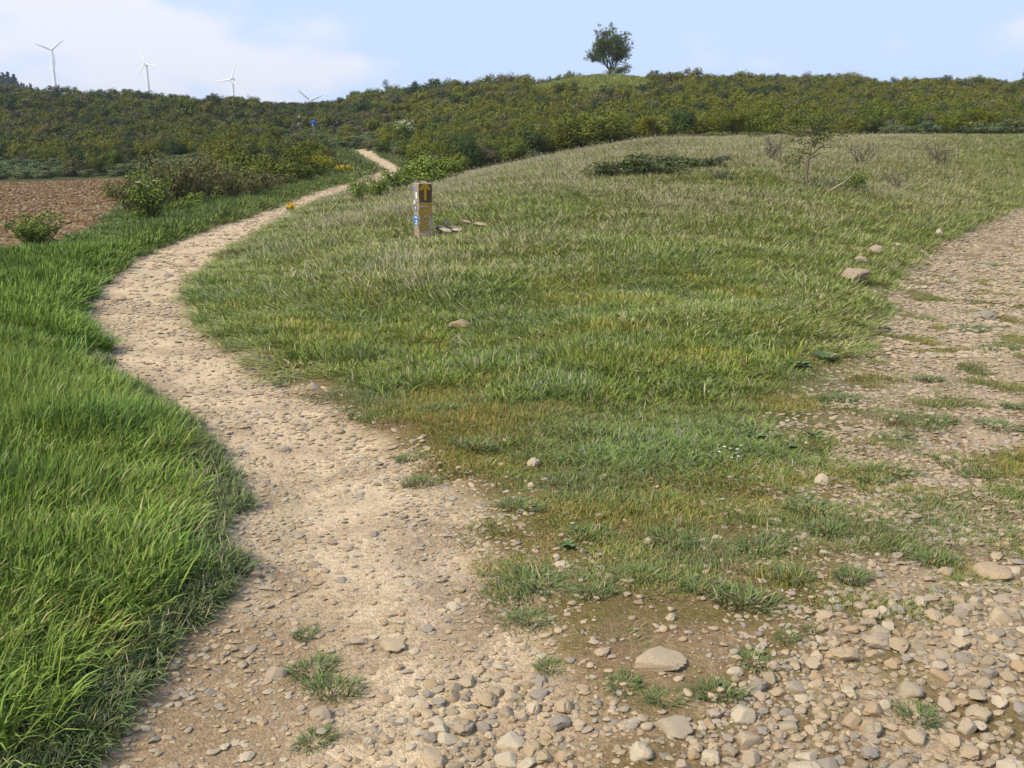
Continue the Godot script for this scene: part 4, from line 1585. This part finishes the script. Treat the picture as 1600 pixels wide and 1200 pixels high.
func mound_plants() -> void:
	bush("broom_bush", "large rounded dark olive bush rising behind the mound crest", col_at(928, 50.0), 4.4, 2.5, OLIVE_GREEN + OLIVE, 6500, 0.016, "", 12)
	bush("broom_bush", "yellowish olive bush beside the large rounded one behind the crest", col_at(1010, 52.0), 3.2, 2.0, OLIVE, 4200, 0.02, "", 10)
	bush("broom_bush", "wide olive bush behind the crest right of the path dip".replace(" right of", " above"), col_at(860, 52.0), 3.0, 2.0, OLIVE, 3800, 0.02, "", 10)
	bush("dome_bush", "grey-brown dome-shaped bush at the end of the mound crest", col_at(836, 44.5), 1.25, 0.8, GREY + CUSHION, 1500, 0.03, "", 6, 0.9)
	for q in [[950, 23.6, 1.3, 0.5, "dark creeping bush at the end of the dark patch on the mound"], [1010, 23.4, 1.7, 0.62, "dark creeping bush in the middle of the patch on the mound"], [1065, 24.6, 1.4, 0.5, "low dark bush behind the middle of the patch on the mound"], [1105, 25.0, 1.2, 0.42, "dark flat bush below the grey rock on the mound"]]:
		bush("creeping_bush", q[4], col_at(q[0], q[1]), q[2] * 1.15, q[3] * 1.25, [Color(.06, .095, .025), Color(.075, .105, .03), Color(.1, .105, .045)], 1800, 0.028, "", 8, 0.8)
	# sapling with lichened branches
	var at := col_at(1262, 21.8)
	var o := base("sapling", at)
	o.scale = Vector3(0.86, 0.84, 0.86)
	var w := Shape.new()
	var wood := Color(.17, .14, .1)
	tube(w, [Vector3(0, -0.05, 0), Vector3(-0.06, 0.5, 0), Vector3(0.02, 1.1, 0.03), Vector3(0.0, 1.75, 0)], [0.035, 0.03, 0.022, 0.01], wood, 7)
	part("trunk", w.mesh(), M.bark, o)
	var bw := Shape.new()
	var l := Shape.new()
	for i in 26:
		var hgt := rnd(0.45, 1.7)
		var a := rnd(0, TAU)
		var len_ := rnd(0.4, 1.05) * (1.0 if hgt < 1.5 else 0.6)
		var p0 := Vector3(0, hgt, 0)
		var p2 := p0 + Vector3(cos(a) * len_, rnd(0.0, 0.4), sin(a) * len_ * 0.8)
		var p1 := p0.lerp(p2, 0.5) + Vector3(rnd(-0.08, 0.08), rnd(-0.02, 0.12), rnd(-0.08, 0.08))
		tube(bw, [p0, p1, p2], [0.016, 0.011, 0.004], wood * rnd(0.8, 1.3), 4)
		if hgt > 0.85 or rng.randf() < 0.3:
			leafage(l, p2, Vector3(0.34, 0.18, 0.34), 62, 0.03, OLIVE_GREEN + DARK, 0.3)
			leafage(l, p1, Vector3(0.28, 0.17, 0.28), 40, 0.03, OLIVE_GREEN + DARK, 0.3)
	part("branch", bw.mesh(), M.bark, o)
	part("crown", l.mesh(), M.leaf, o)
	tag(o, "thin gnarled sapling with sparse leaves standing in dry grass on the mound", "tree")
	var g := bush("sprig_bush", "small bright green bush with a bare slanting stem near the sapling", col_at(1332, 22.0), 0.75, 0.5, LIME, 1100, 0.035)
	var dead := Shape.new()
	tube(dead, [Vector3(0, 0, 0), Vector3(0.25, 0.16, 0.02), Vector3(0.42, 0.3, 0)], [0.02, 0.017, 0.01], Color(.3, .26, .21), 6)
	tube(dead, [Vector3(0.25, 0.16, 0.02), Vector3(0.3, 0.34, 0.05)], [0.009, 0.004], Color(.3, .26, .21), 5)
	var br := part("dead_branch", dead.mesh(), M.bark, self)
	br.position = col_at(1297, 21.0) + Vector3(0, 0.12, 0)
	tag(br, "bare grey branch slanting out of the grass below the small green bush", "branch")
	for q in [[1205, 27.0, 1.0, 0.8, "grey lichened twiggy bush beside the thin sapling"], [1345, 28.0, 1.0, 0.7, "pale grey twiggy bush behind the small bright green bush"], [1470, 32.0, 1.3, 0.8, "grey-brown twiggy bush in the grass near the end of the crest"], [1400, 24.0, 0.8, 0.5, "low brown twiggy bush in the bank above the stony track"], [1125, 22.0, 0.7, 0.4, "brown withered weed clump in the mound grass"]]:
		thicket("twig_bush", q[4], col_at(q[0], q[1]), q[2], q[3], [Color(.12, .12, .08), Color(.16, .14, .1)], 2, "", [Color(.17, .15, .125), Color(.13, .11, .09)], 0.025, 12)
	for q in [[1120, 44.0, 1.7, 0.6, "long low dark green bush along the crest of the mound"], [1180, 42.0, 1.2, 0.5, "short dark green bush on the crest near the sapling"], [1260, 42.0, 1.8, 0.9, "rounded green bush on the crest behind the sapling"]]:
		bush("crest_bush", q[4], col_at(q[0], q[1]), q[2], q[3], OLIVE_GREEN + CUSHION, 1500, 0.03, "", 8, 0.8)
	var b := bush("gorse_cushion", "dome-shaped cushion with a bright yellow top beyond the grass", col_at(1535, 55.0), 2.2, 0.95, CUSHION, 1800, 0.025, "", 6, 0.7)
	flowers(b, "blossom", 240, Vector3(0.75, 0.12, 0.7), Vector3(-0.2, 0.6, 0.15), 0.05, Color(.42, .36, .02))

func skyline_plants() -> void:
	bush("juniper", "dark upright juniper standing alone on the skyline", col_at(608, 176.0), 2.6, 3.4, DARK, 1800, 0.03, "", 5, 1.2)
	bush("skyline_bush", "biggest dark rounded bush on the skyline beside the juniper", col_at(686, 174.0), 5.2, 3.6, DARK + OLIVE_GREEN, 2600, 0.022, "", 9)
	bush("skyline_bush", "dark bush just beyond the biggest rounded skyline bush", col_at(655, 175.0), 2.8, 2.2, DARK, 1500, 0.03)
	bush("skyline_bush", "dark rounded bush on the skyline nearest the hidden turbine", col_at(570, 172.0), 3.4, 2.2, OLIVE_GREEN, 1500, 0.03)
	bush("skyline_bush", "dark ragged bush on the skyline below the third turbine", col_at(318, 180.0), 3.2, 2.2, DARK, 1500, 0.03)
	bush("skyline_bush", "tall dark bush at the end of the smooth knoll", col_at(1057, 150.0), 3.0, 2.6, DARK + OLIVE_GREEN, 1700, 0.03)
	bush("young_conifer", "tiny blue-green conifer on the edge of the smooth knoll", col_at(858, 140.0), 0.9, 1.3, [Color(.05, .085, .055)], 500, 0.05, "", 4, 1.2)

# ---------------------------------------------------------------- trees
func limb(w: Shape, l: Shape, p: Vector3, dir: Vector3, len_: float, r: float, depth: int) -> void:
	var mid := p + dir * len_ * 0.5 + Vector3(rnd(-1, 1), rnd(-1, 1), rnd(-1, 1)) * len_ * 0.06
	var end := p + dir * len_
	tube(w, [p, mid, end], [r, r * 0.8, r * 0.58], Color(.085, .07, .06), 6 if depth > 2 else 4)
	if depth == 0:
		leafage(l, end, Vector3.ONE * 0.3, 13, 0.09, [Color(.085, .12, .03), Color(.1, .135, .034), Color(.07, .1, .03)], 0.3)
		return
	if depth < 4:
		leafage(l, mid.lerp(end, 0.5), Vector3.ONE * 0.4, 15, 0.08, [Color(.085, .12, .03), Color(.07, .1, .03)], 0.3)
	var kids := 3 if depth > 1 else 3
	for i in kids:
		var a := rnd(0, TAU)
		var side := dir.cross(Vector3(cos(a), sin(a * 1.7), sin(a))).normalized()
		var nd := (dir + side * rnd(0.35, 0.8) + Vector3.UP * 0.14).normalized()
		limb(w, l, end if i == 0 else p.lerp(end, rnd(0.45, 1.0)), nd, len_ * rnd(0.62, 0.86), r * 0.58, depth - 1)

func hill_tree() -> void:
	rng.seed = 77
	var at := col_at(953, 142.0)
	var o := base("tree", at)
	var w := Shape.new()
	var l := Shape.new()
	tube(w, [Vector3(0, -0.2, 0), Vector3(0.03, 0.3, 0), Vector3(-0.02, 0.7, 0)], [0.26, 0.2, 0.15], Color(.085, .07, .06), 8)
	part("trunk", w.mesh(), M.bark, o)
	var bw := Shape.new()
	for i in 13:
		var a := TAU * i / 6.5 + rnd(-0.3, 0.3)
		var out := rnd(0.1, 1.05)
		limb(bw, l, Vector3(0, rnd(0.3, 0.65), 0), Vector3(cos(a) * out, 1.0, sin(a) * out).normalized(), rnd(1.5, 2.3), 0.08, 4)
	for i in 150:   # leafy sprays along the outer twigs, low ones too
		var v := Vector3(rnd(-1, 1), rnd(-1, 1), rnd(-1, 1)).normalized() * pow(rng.randf(), 0.45)
		leafage(l, Vector3(0, 3.7, 0) + v * Vector3(2.9, 2.7, 2.9), Vector3.ONE * rnd(0.2, 0.42), 22, 0.09, [Color(.085, .12, .03), Color(.1, .135, .034), Color(.07, .1, .03)], 0.3)
	part("branch", bw.mesh(), M.bark, o)
	part("crown", l.mesh(), M.leaf, o)
	o.scale = Vector3(0.88, 0.98, 0.88)
	tag(o, "lone open-crowned tree standing on the grassy knoll against the sky", "tree")
	bush("dark_bush", "dense dark mound-shaped bush at the foot of the lone tree", col_at(966, 140.0), 4.4, 1.9, DARK + OLIVE_GREEN, 2200, 0.026, "", 8, 0.9)

func pine_wood() -> void:
	var kinds := []
	for k in 4:
		var l := Shape.new()
		var w := Shape.new()
		var h := 6.0
		tube(w, [Vector3(0, -0.3, 0), Vector3(0, h * 0.5, 0), Vector3(0, h * 0.95, 0)], [0.16, 0.1, 0.03], Color(.08, .06, .05), 5)
		for i in 11:
			var t := i / 10.0
			leafage(l, Vector3(rnd(-0.3, 0.3), h * (0.16 + 0.84 * t), rnd(-0.3, 0.3)), Vector3(1, 0.4, 1) * lerpf(2.0, 0.35, t), 46, 0.32, [Color(.03, .05, .022), Color(.04, .06, .028)], 0.5)
		kinds.append([w.mesh(), l.mesh()])
	for i in 40:
		var px := -60.0 + 3.3 * i + rnd(-2.0, 2.0)
		var d := rnd(470.0, 520.0)
		var o := base("pine_tree", col_at(px, d), rnd(0, TAU))
		var s := rnd(1.0, 1.7) * (1.0 if px < 30.0 else 0.75)
		o.scale = Vector3.ONE * s
		part("trunk", kinds[i % 4][0], M.bark, o)
		part("crown", kinds[i % 4][1], M.leaf, o)
		tag(o, "dark pine in the distant wood on the ridge beyond the first turbine", "tree", "pines of the distant wood")

# ---------------------------------------------------------------- waymarker
func waymarker() -> void:
	var d := 16.0
	var at := col_at(662, d)
	var turn := deg_to_rad(24.0)
	var o := base("waymarker_post", at, turn)
	tag(o, "square concrete waymarker post with yellow arrow and blue stickers in the grass", "waymarker")
	var s := Shape.new()
	var W := 0.118
	var H := 0.90
	chamfer_box(s, Vector3(-W, -0.25, -W), Vector3(W, H, W), 0.012, Color(.62, .50, .36))
	part("pillar", s.mesh(), M.concrete, o)
	# dark stained panel with the raised arrow
	s = Shape.new()
	plate(s, ragged(-W + 0.016, H - 0.29, W - 0.016, H - 0.016, 0.035, 0.011), W - 0.004, W + 0.003, Color(.2, .135, .08))
	part("arrow_panel", s.mesh(), M.worn_paint, o)
	s = Shape.new()
	var arrow := PackedVector2Array()
	for p in [[0.0, 0.148], [0.03, 0.14], [0.083, 0.075], [0.075, 0.045], [0.05, 0.05], [0.022, 0.085], [0.02, -0.10], [0.004, -0.112], [-0.018, -0.1], [-0.024, 0.085], [-0.052, 0.045], [-0.08, 0.05], [-0.084, 0.08], [-0.034, 0.14]]:
		arrow.push_back(Vector2(p[0], p[1] + H - 0.16))
	plate(s, arrow, W + 0.003, W + 0.012, Color(.72, .45, .03))
	part("arrow", s.mesh(), M.worn_paint, o)
	# worn yellow paint
	s = Shape.new()
	plate(s, ragged(-W + 0.008, H - 0.40, W - 0.008, H - 0.305, 0.03, 0.008), W - 0.004, W + 0.003, Color(.72, .46, .07))
	part("paint_band", s.mesh(), M.worn_paint, o)
	s = Shape.new()
	plate(s, ragged(-W + 0.012, H - 0.50, W - 0.03, H - 0.405, 0.03, 0.012), W - 0.004, W + 0.002, Color(.66, .45, .09))
	plate(s, ragged(-W + 0.01, H - 0.74, 0.045, H - 0.52, 0.03, 0.018), W - 0.004, W + 0.002, Color(.58, .41, .12))
	part("paint_patch", s.mesh(), M.worn_paint, o)
	s = Shape.new()
	plate(s, ragged(-W + 0.03, H - 0.375, W - 0.07, H - 0.355, 0.02, 0.003), W + 0.003, W + 0.005, Color(.62, .58, .5))
	part("paint_mark", s.mesh(), M.worn_paint, o)
	# stickers on the narrow side seen from the path, built facing +z and turned
	var stickers := [
		["sticker", -0.112, 0.245, 0.108, 0.40, Color(.055, .16, .40), "blue sticker with pale print low on the post side"],
		["sticker", -0.06, 0.47, 0.05, 0.56, Color(.05, .13, .3), "dark blue square sticker with a pale shell"],
		["sticker", -0.09, 0.78, 0.0, 0.86, Color(.2, .26, .42), "faded blue sticker near the top"],
		["sticker", 0.0, 0.66, 0.07, 0.76, Color(.75, .75, .74), "white strip sticker"],
		["sticker", -0.09, 0.66, -0.02, 0.70, Color(.16, .2, .33), "torn blue sticker"],
		["sticker", -0.1, 0.58, -0.03, 0.63, Color(.72, .7, .68), "small white sticker"],
	]
	for q in stickers:
		s = Shape.new()
		plate(s, ragged(q[1], q[2], q[3], q[4], 0.04, 0.003), W - 0.002, W + 0.003, q[5])
		if q[2] == 0.245:
			plate(s, ragged(-0.07, 0.36, 0.07, 0.382, 0.03, 0.002), W + 0.003, W + 0.0045, Color(.55, .6, .66))
			plate(s, ragged(-0.03, 0.258, 0.045, 0.282, 0.02, 0.002), W + 0.003, W + 0.0045, Color(.6, .63, .68))
			plate(s, ragged(-0.01, 0.29, 0.05, 0.33, 0.02, 0.003), W + 0.003, W + 0.0045, Color(.45, .52, .62))
		if q[2] == 0.47:   # a pale scallop
			var shell := PackedVector2Array()
			for k in 9:
				var a := PI * k / 8.0
				shell.push_back(Vector2(-0.005 + cos(a) * 0.022, 0.515 + sin(a) * 0.022))
			shell.push_back(Vector2(-0.01, 0.488))
			shell.push_back(Vector2(0.0, 0.488))
			plate(s, shell, W + 0.003, W + 0.0045, Color(.72, .72, .66))
		var m := part(q[0], s.mesh(), M.paint, o)
		m.rotation.y = -PI * 0.5
		m.set_meta("label", q[6])
	var t := part("stone", shard[2], M.stone_3, self)
	t.transform = Transform3D(Basis.from_scale(Vector3(0.06, 0.022, 0.04)), at + Vector3(0.0, H + 0.012, 0.02))
	tag(t, "small flat pale stone lying on top of the waymarker post", "stone")
	for q in [[0.26, 0.28, 0.17, 0.09, 7, "pale grey rock leaning against the foot of the waymarker"], [0.33, 0.02, 0.2, 0.07, 3, "long cream slab lying in the pile by the waymarker"], [0.36, 0.35, 0.08, 0.17, 1, "upright tan stone standing behind the pile by the waymarker"], [0.44, 0.2, 0.16, 0.07, 2, "pale wedge on top of the pile by the waymarker"], [0.5, -0.02, 0.16, 0.05, 3, "thin pale slab at the outer end of the waymarker pile"], [0.28, 0.15, 0.14, 0.09, 0, "squat tan rock in the middle of the waymarker pile"], [0.86, 0.45, 0.22, 0.07, 0, "cream flat stone lying apart in the grass beyond the pile"], [0.62, 0.95, 0.16, 0.05, 1, "thin tan stone in the grass behind the waymarker pile"]]:
		var r := part("stone", shard[rng.randi() % 6], M["stone_%d" % q[4]], self)
		var g := ground(at.x + q[0], d + q[1])
		r.transform = Transform3D(Basis.from_euler(Vector3(rnd(-0.15, 0.15), rnd(-0.3, 0.3), rnd(-0.2, 0.2))) * Basis.from_scale(Vector3(q[2] * 0.55, q[3] * 0.8, 0.07)), g + Vector3(0, q[3] * 0.5 + 0.09, 0))
		tag(r, q[5], "stone")

# ---------------------------------------------------------------- turbines
func turbine(px: float, py: float, d: float, blades: Array, yaw: float, label: String, reach := 17.0) -> void:
	var s := sight(px, py)
	var hub := Vector3(s.x * d, EYE.y + s.y * d, -d)
	var foot := height(hub.x, d) - 2.0
	var o := base("wind_turbine", Vector3(hub.x, foot, hub.z), 0.0)
	tag(o, label, "wind turbine", "wind turbines behind the hill")
	var c := Color(.82, .82, .82)
	var t := hub.y - foot
	var sh := Shape.new()
	tube(sh, [Vector3(0, 0, 0), Vector3(0, t * 0.5, 0), Vector3(0, t - 1.0, 0)], [2.1, 1.75, 1.15], c, 16)
	part("tower", sh.mesh(), M.white_metal, o)
	var head := Node3D.new()
	head.name = "nacelle"
	o.add_child(head, true)
	sh = Shape.new()
	chamfer_box(sh, Vector3(-1.1, -1.1, -4.6), Vector3(1.1, 1.2, 1.6), 0.45, c)
	head.position = Vector3(0, t, 0)
	head.rotation.y = yaw
	part("housing", sh.mesh(), M.white_metal, head)
	sh = Shape.new()
	tube(sh, [Vector3(0, 0, 1.6), Vector3(0, 0, 2.6), Vector3(0, 0, 3.4), Vector3(0, 0, 3.7)], [1.0, 1.0, 0.6, 0.1], c, 12)
	part("hub", sh.mesh(), M.white_metal, head)
	for a: float in blades:
		sh = Shape.new()
		var prof := [[0.5, 0.5, 0.5], [2.2, 1.35, 0.4], [6.0, 1.15, 0.28], [11.0, 0.85, 0.2], [reach - 0.5, 0.5, 0.12], [reach, 0.12, 0.05]]
		var f := sh.v.size()
		for p in prof:
			for k in 8:
				var q := TAU * k / 8.0
				var pr := Vector3(cos(q) * p[1], p[0], sin(q) * p[2])
				sh.vert(pr, Vector3(cos(q) * p[2], 0, sin(q) * p[1]).normalized(), c)
		for i in prof.size() - 1:
			for k in 8:
				var q0 := f + i * 8 + k
				var q1 := f + i * 8 + (k + 1) % 8
				sh.quad(q0, q1, q1 + 8, q0 + 8)
		var b := part("blade", sh.mesh(), M.white_metal, head)
		b.position = Vector3(0, 0, 2.6)
		b.rotation = Vector3(0, 0, a)

func turbines() -> void:
	# blade angles counter-clockwise from upright
	turbine(80.5, 78, 1150.0, [deg_to_rad(-50), deg_to_rad(70), deg_to_rad(190)], 0.35, "first wind turbine above the distant pine wood, one blade pointing level")
	turbine(228.5, 99, 1150.0, [deg_to_rad(17), deg_to_rad(137), deg_to_rad(257)], -0.5, "second wind turbine with one blade pointing nearly straight up", 20.5)
	turbine(363, 124, 1150.0, [deg_to_rad(-22), deg_to_rad(98), deg_to_rad(218)], -0.2, "third wind turbine standing lower, before the pale cloud", 20.5)
	turbine(483.5, 157.0, 1150.0, [deg_to_rad(-68), deg_to_rad(52), deg_to_rad(172)], 0.5, "fourth wind turbine with only its head and a blade above the skyline", 17.0)

# ---------------------------------------------------------------- people
# bones: [from, radius, to, radius, colour]; the joined skin is meshed as surface nets
func flesh(bones: Array, cell: float, blend: float) -> ArrayMesh:
	var lo := Vector3.ONE * 1e9
	var hi := -lo
	for b in bones:
		for k in [0, 2]:
			lo = lo.min(b[k] - Vector3.ONE * (b[k + 1] + 2.5 * cell))
			hi = hi.max(b[k] + Vector3.ONE * (b[k + 1] + 2.5 * cell))
	var n := Vector3i(((hi - lo) / cell).ceil()) + Vector3i.ONE
	var far := 1.0
	var val := PackedFloat32Array()
	val.resize(n.x * n.y * n.z)
	val.fill(far)
	for b in bones:
		var a: Vector3 = b[0]
		var ab: Vector3 = b[2] - a
		var ll := maxf(ab.length_squared(), 1e-8)
		var reach: float = maxf(b[1], b[3]) + 2.5 * cell + blend
		var m0 := Vector3i(((a.min(b[2]) - Vector3.ONE * reach - lo) / cell).floor()).clamp(Vector3i.ZERO, n - Vector3i.ONE)
		var m1 := Vector3i(((a.max(b[2]) + Vector3.ONE * reach - lo) / cell).ceil()).clamp(Vector3i.ZERO, n - Vector3i.ONE)
		for i in range(m0.x, m1.x + 1):
			for j in range(m0.y, m1.y + 1):
				for k in range(m0.z, m1.z + 1):
					var p := lo + Vector3(i, j, k) * cell
					var t := clampf((p - a).dot(ab) / ll, 0.0, 1.0)
					var dd: float = (p - a - ab * t).length() - lerpf(b[1], b[3], t)
					var at := (i * n.y + j) * n.z + k
					var o := val[at]
					var h := maxf(blend - absf(o - dd), 0.0) / blend
					val[at] = minf(o, dd) - h * h * blend * 0.25
	var s := Shape.new()
	var id := {}
	for i in n.x - 1:
		for j in n.y - 1:
			for k in n.z - 1:
				var at := (i * n.y + j) * n.z + k
				var sum := Vector3.ZERO
				var cnt := 0
				var c8 := []
				for e in 8:
					c8.append(val[at + (e & 1) * n.y * n.z + ((e >> 1) & 1) * n.z + (e >> 2)])
				for e in [[0, 1], [2, 3], [4, 5], [6, 7], [0, 2], [1, 3], [4, 6], [5, 7], [0, 4], [1, 5], [2, 6], [3, 7]]:
					var v0: float = c8[e[0]]
					var v1: float = c8[e[1]]
					if (v0 < 0.0) != (v1 < 0.0):
						var t := v0 / (v0 - v1)
						var p0 := Vector3(e[0] & 1, (e[0] >> 1) & 1, e[0] >> 2)
						var p1 := Vector3(e[1] & 1, (e[1] >> 1) & 1, e[1] >> 2)
						sum += p0.lerp(p1, t)
						cnt += 1
				if cnt:
					var p := lo + (Vector3(i, j, k) + sum / cnt) * cell
					var g := Vector3(c8[1] + c8[3] + c8[5] + c8[7] - c8[0] - c8[2] - c8[4] - c8[6], c8[2] + c8[3] + c8[6] + c8[7] - c8[0] - c8[1] - c8[4] - c8[5], c8[4] + c8[5] + c8[6] + c8[7] - c8[0] - c8[1] - c8[2] - c8[3]).normalized()
					var best := 1e9
					var col := Color.WHITE
					for b in bones:
						var ab: Vector3 = b[2] - b[0]
						var t := clampf((p - b[0]).dot(ab) / maxf(ab.length_squared(), 1e-8), 0.0, 1.0)
						var dd: float = absf((p - b[0] - ab * t).length() - lerpf(b[1], b[3], t))
						if dd < best:
							best = dd
							col = b[4]
					id[at] = s.vert(p, g, col)
	var sx := n.y * n.z
	for at in id:
		var k: int = at % n.z
		var j: int = (at / n.z) % n.y
		var i: int = at / sx
		if i == 0 or j == 0 or k == 0:
			continue
		for e in [[sx, n.z, 1], [n.z, 1, sx], [1, sx, n.z]]:
			var inside: bool = val[at] < 0.0
			if inside == (val[at + e[0]] < 0.0):
				continue
			var q := [at, at - e[1], at - e[1] - e[2], at - e[2]]
			if not (id.has(q[1]) and id.has(q[2]) and id.has(q[3])):
				continue
			if inside:
				s.quad(id[q[0]], id[q[3]], id[q[2]], id[q[1]])
			else:
				s.quad(id[q[0]], id[q[1]], id[q[2]], id[q[3]])
	return s.mesh()

# a person seen from behind; j: joints by name, in metres, feet at 0, facing -z
func person(at: Vector3, turn: float, j: Dictionary, look: Dictionary, label: String) -> Node3D:
	var o := base("person", at, turn)
	tag(o, label, "person")
	var top: Color = look.top
	var leg: Color = look.leg
	var skin := Color(.42, .26, .18)
	var bones := []
	bones.append([j.hip, 0.135, j.waist, 0.12, leg])
	bones.append([j.waist, 0.125, j.chest, 0.15, top])
	bones.append([j.chest, 0.145, j.neck - Vector3(0, 0.05, 0), 0.08, top])
	bones.append([j.neck - Vector3(0, 0.03, 0), 0.055, j.head, 0.06, skin])
	bones.append([j.head + Vector3(0, 0.02, 0), 0.095, j.head + Vector3(0, 0.09, -0.01), 0.09, look.hair])
	bones.append([j.head + Vector3(0, -0.02, -0.04), 0.07, j.head + Vector3(0, 0.05, -0.05), 0.06, skin])
	for s in ["l", "r"]:
		var sg := -1.0 if s == "l" else 1.0
		bones.append([j.chest + Vector3(sg * 0.08, 0.1, 0), 0.085, j["shoulder_" + s], 0.07, top])
		bones.append([j["shoulder_" + s], 0.065, j["elbow_" + s], 0.05, top])
		bones.append([j["elbow_" + s], 0.048, j["wrist_" + s], 0.035, top])
		bones.append([j.hip + Vector3(sg * 0.08, -0.02, 0), 0.1, j["knee_" + s], 0.065, leg])
		bones.append([j["knee_" + s], 0.062, j["ankle_" + s], 0.045, leg if look.get("long", true) else skin])
		bones.append([j["ankle_" + s] + Vector3(0, -0.03, 0.04), 0.045, j["ankle_" + s] + Vector3(0, -0.045, -0.16), 0.04, Color(.3, .28, .26)])
	part("body", flesh(bones, 0.026, 0.05), M.cloth, o)
	for s in ["l", "r"]:   # hands with palm, four fingers and thumb
		var sg := -1.0 if s == "l" else 1.0
		var w: Vector3 = j["wrist_" + s]
		var dir: Vector3 = (w - j["elbow_" + s]).normalized()
		var side := Vector3(0, 0, -1)
		side = (side - dir * side.dot(dir)).normalized()
		var inn := dir.cross(side) * sg
		var hb := [[w - dir * 0.02, 0.026, w + dir * 0.06, 0.024, skin]]
		for k in 4:
			var r := w + dir * 0.065 + side * (0.03 - 0.02 * k)
			var len_: float = [0.07, 0.08, 0.075, 0.058][k]
			hb.append([w + dir * 0.02 + side * (0.02 - 0.013 * k), 0.012, r, 0.0105, skin])
			hb.append([r, 0.0098, r + dir * len_ * 0.5 + inn * 0.012, 0.009, skin])
			hb.append([r + dir * len_ * 0.5 + inn * 0.012, 0.009, r + dir * len_ * 0.85 + inn * 0.04, 0.0075, skin])
		hb.append([w + dir * 0.02 + side * 0.022, 0.013, w + dir * 0.055 + side * 0.055 + inn * 0.015, 0.0105, skin])
		hb.append([w + dir * 0.055 + side * 0.055 + inn * 0.015, 0.0105, w + dir * 0.09 + side * 0.06 + inn * 0.025, 0.0085, skin])
		part("hand", flesh(hb, 0.007, 0.008), M.cloth, o)
	return o

func stride(sway: float) -> Dictionary:
	return {
		"hip": Vector3(0, 0.94, 0), "waist": Vector3(0, 1.08, -0.02), "chest": Vector3(0, 1.28, -0.05), "neck": Vector3(0, 1.5, -0.07), "head": Vector3(0, 1.59, -0.1),
		"shoulder_l": Vector3(-0.19, 1.42, -0.05), "shoulder_r": Vector3(0.19, 1.42, -0.05), "elbow_l": Vector3(-0.28, 1.15, 0.05 + sway), "elbow_r": Vector3(0.28, 1.15, 0.05 - sway),
		"wrist_l": Vector3(-0.29, 0.94, -0.1 + sway), "wrist_r": Vector3(0.29, 0.94, -0.1 - sway), "knee_l": Vector3(-0.1, 0.5, -0.1 + sway), "knee_r": Vector3(0.1, 0.5, -0.06 - sway),
		"ankle_l": Vector3(-0.1, 0.09, 0.02 + sway * 1.6), "ankle_r": Vector3(0.1, 0.09, -0.02 - sway * 1.5),
	}

func people() -> void:
	var p := col_at(468, 125.0)
	person(p, 0.2, stride(0.1), {"top": Color(.022, .026, .05), "leg": Color(.45, .38, .27), "hair": Color(.38, .36, .33)}, "grey haired person in dark jacket and beige trousers walking up the far trail")
	var s := Shape.new()
	chamfer_box(s, Vector3(-0.16, 1.04, 0.07), Vector3(0.16, 1.48, 0.26), 0.05, Color(.02, .024, .045))
	chamfer_box(s, Vector3(-0.11, 1.08, 0.26), Vector3(0.11, 1.26, 0.32), 0.025, Color(.03, .035, .06))
	var b := part("backpack", s.mesh(), M.cloth, self)
	b.position = p
	b.rotation.y = 0.2
	tag(b, "dark backpack worn by the grey haired walker", "backpack")
	p = col_at(490, 117.0)
	person(p, 0.1, stride(-0.1), {"top": Color(.035, .10, .38), "leg": Color(.2, .2, .17), "hair": Color(.05, .035, .03)}, "person in bright blue jacket walking on the far trail among bushes")
	p = col_at(521, 111.0)
	var j := stride(0.14)
	# bent forward, leaning on a knee
	j.waist = Vector3(0, 0.98, -0.08)
	j.hip = Vector3(0, 0.86, 0.05)
	j.chest = Vector3(0, 1.1, -0.25)
	j.neck = Vector3(0, 1.25, -0.4)
	j.head = Vector3(0, 1.3, -0.5)
	for k in ["l", "r"]:
		var sg := -1.0 if k == "l" else 1.0
		j["shoulder_" + k] = Vector3(sg * 0.18, 1.2, -0.32)
		j["elbow_" + k] = Vector3(sg * 0.24, 0.95, -0.36)
		j["wrist_" + k] = Vector3(sg * 0.14, 0.74, -0.36)
		j["knee_" + k] = Vector3(sg * 0.12, 0.48, -0.22 + sg * 0.1)
	person(p, -1.0, j, {"top": Color(.03, .03, .032), "leg": Color(.06, .055, .05), "hair": Color(.12, .1, .09)}, "person in dark clothes bending forward beside the far trail")
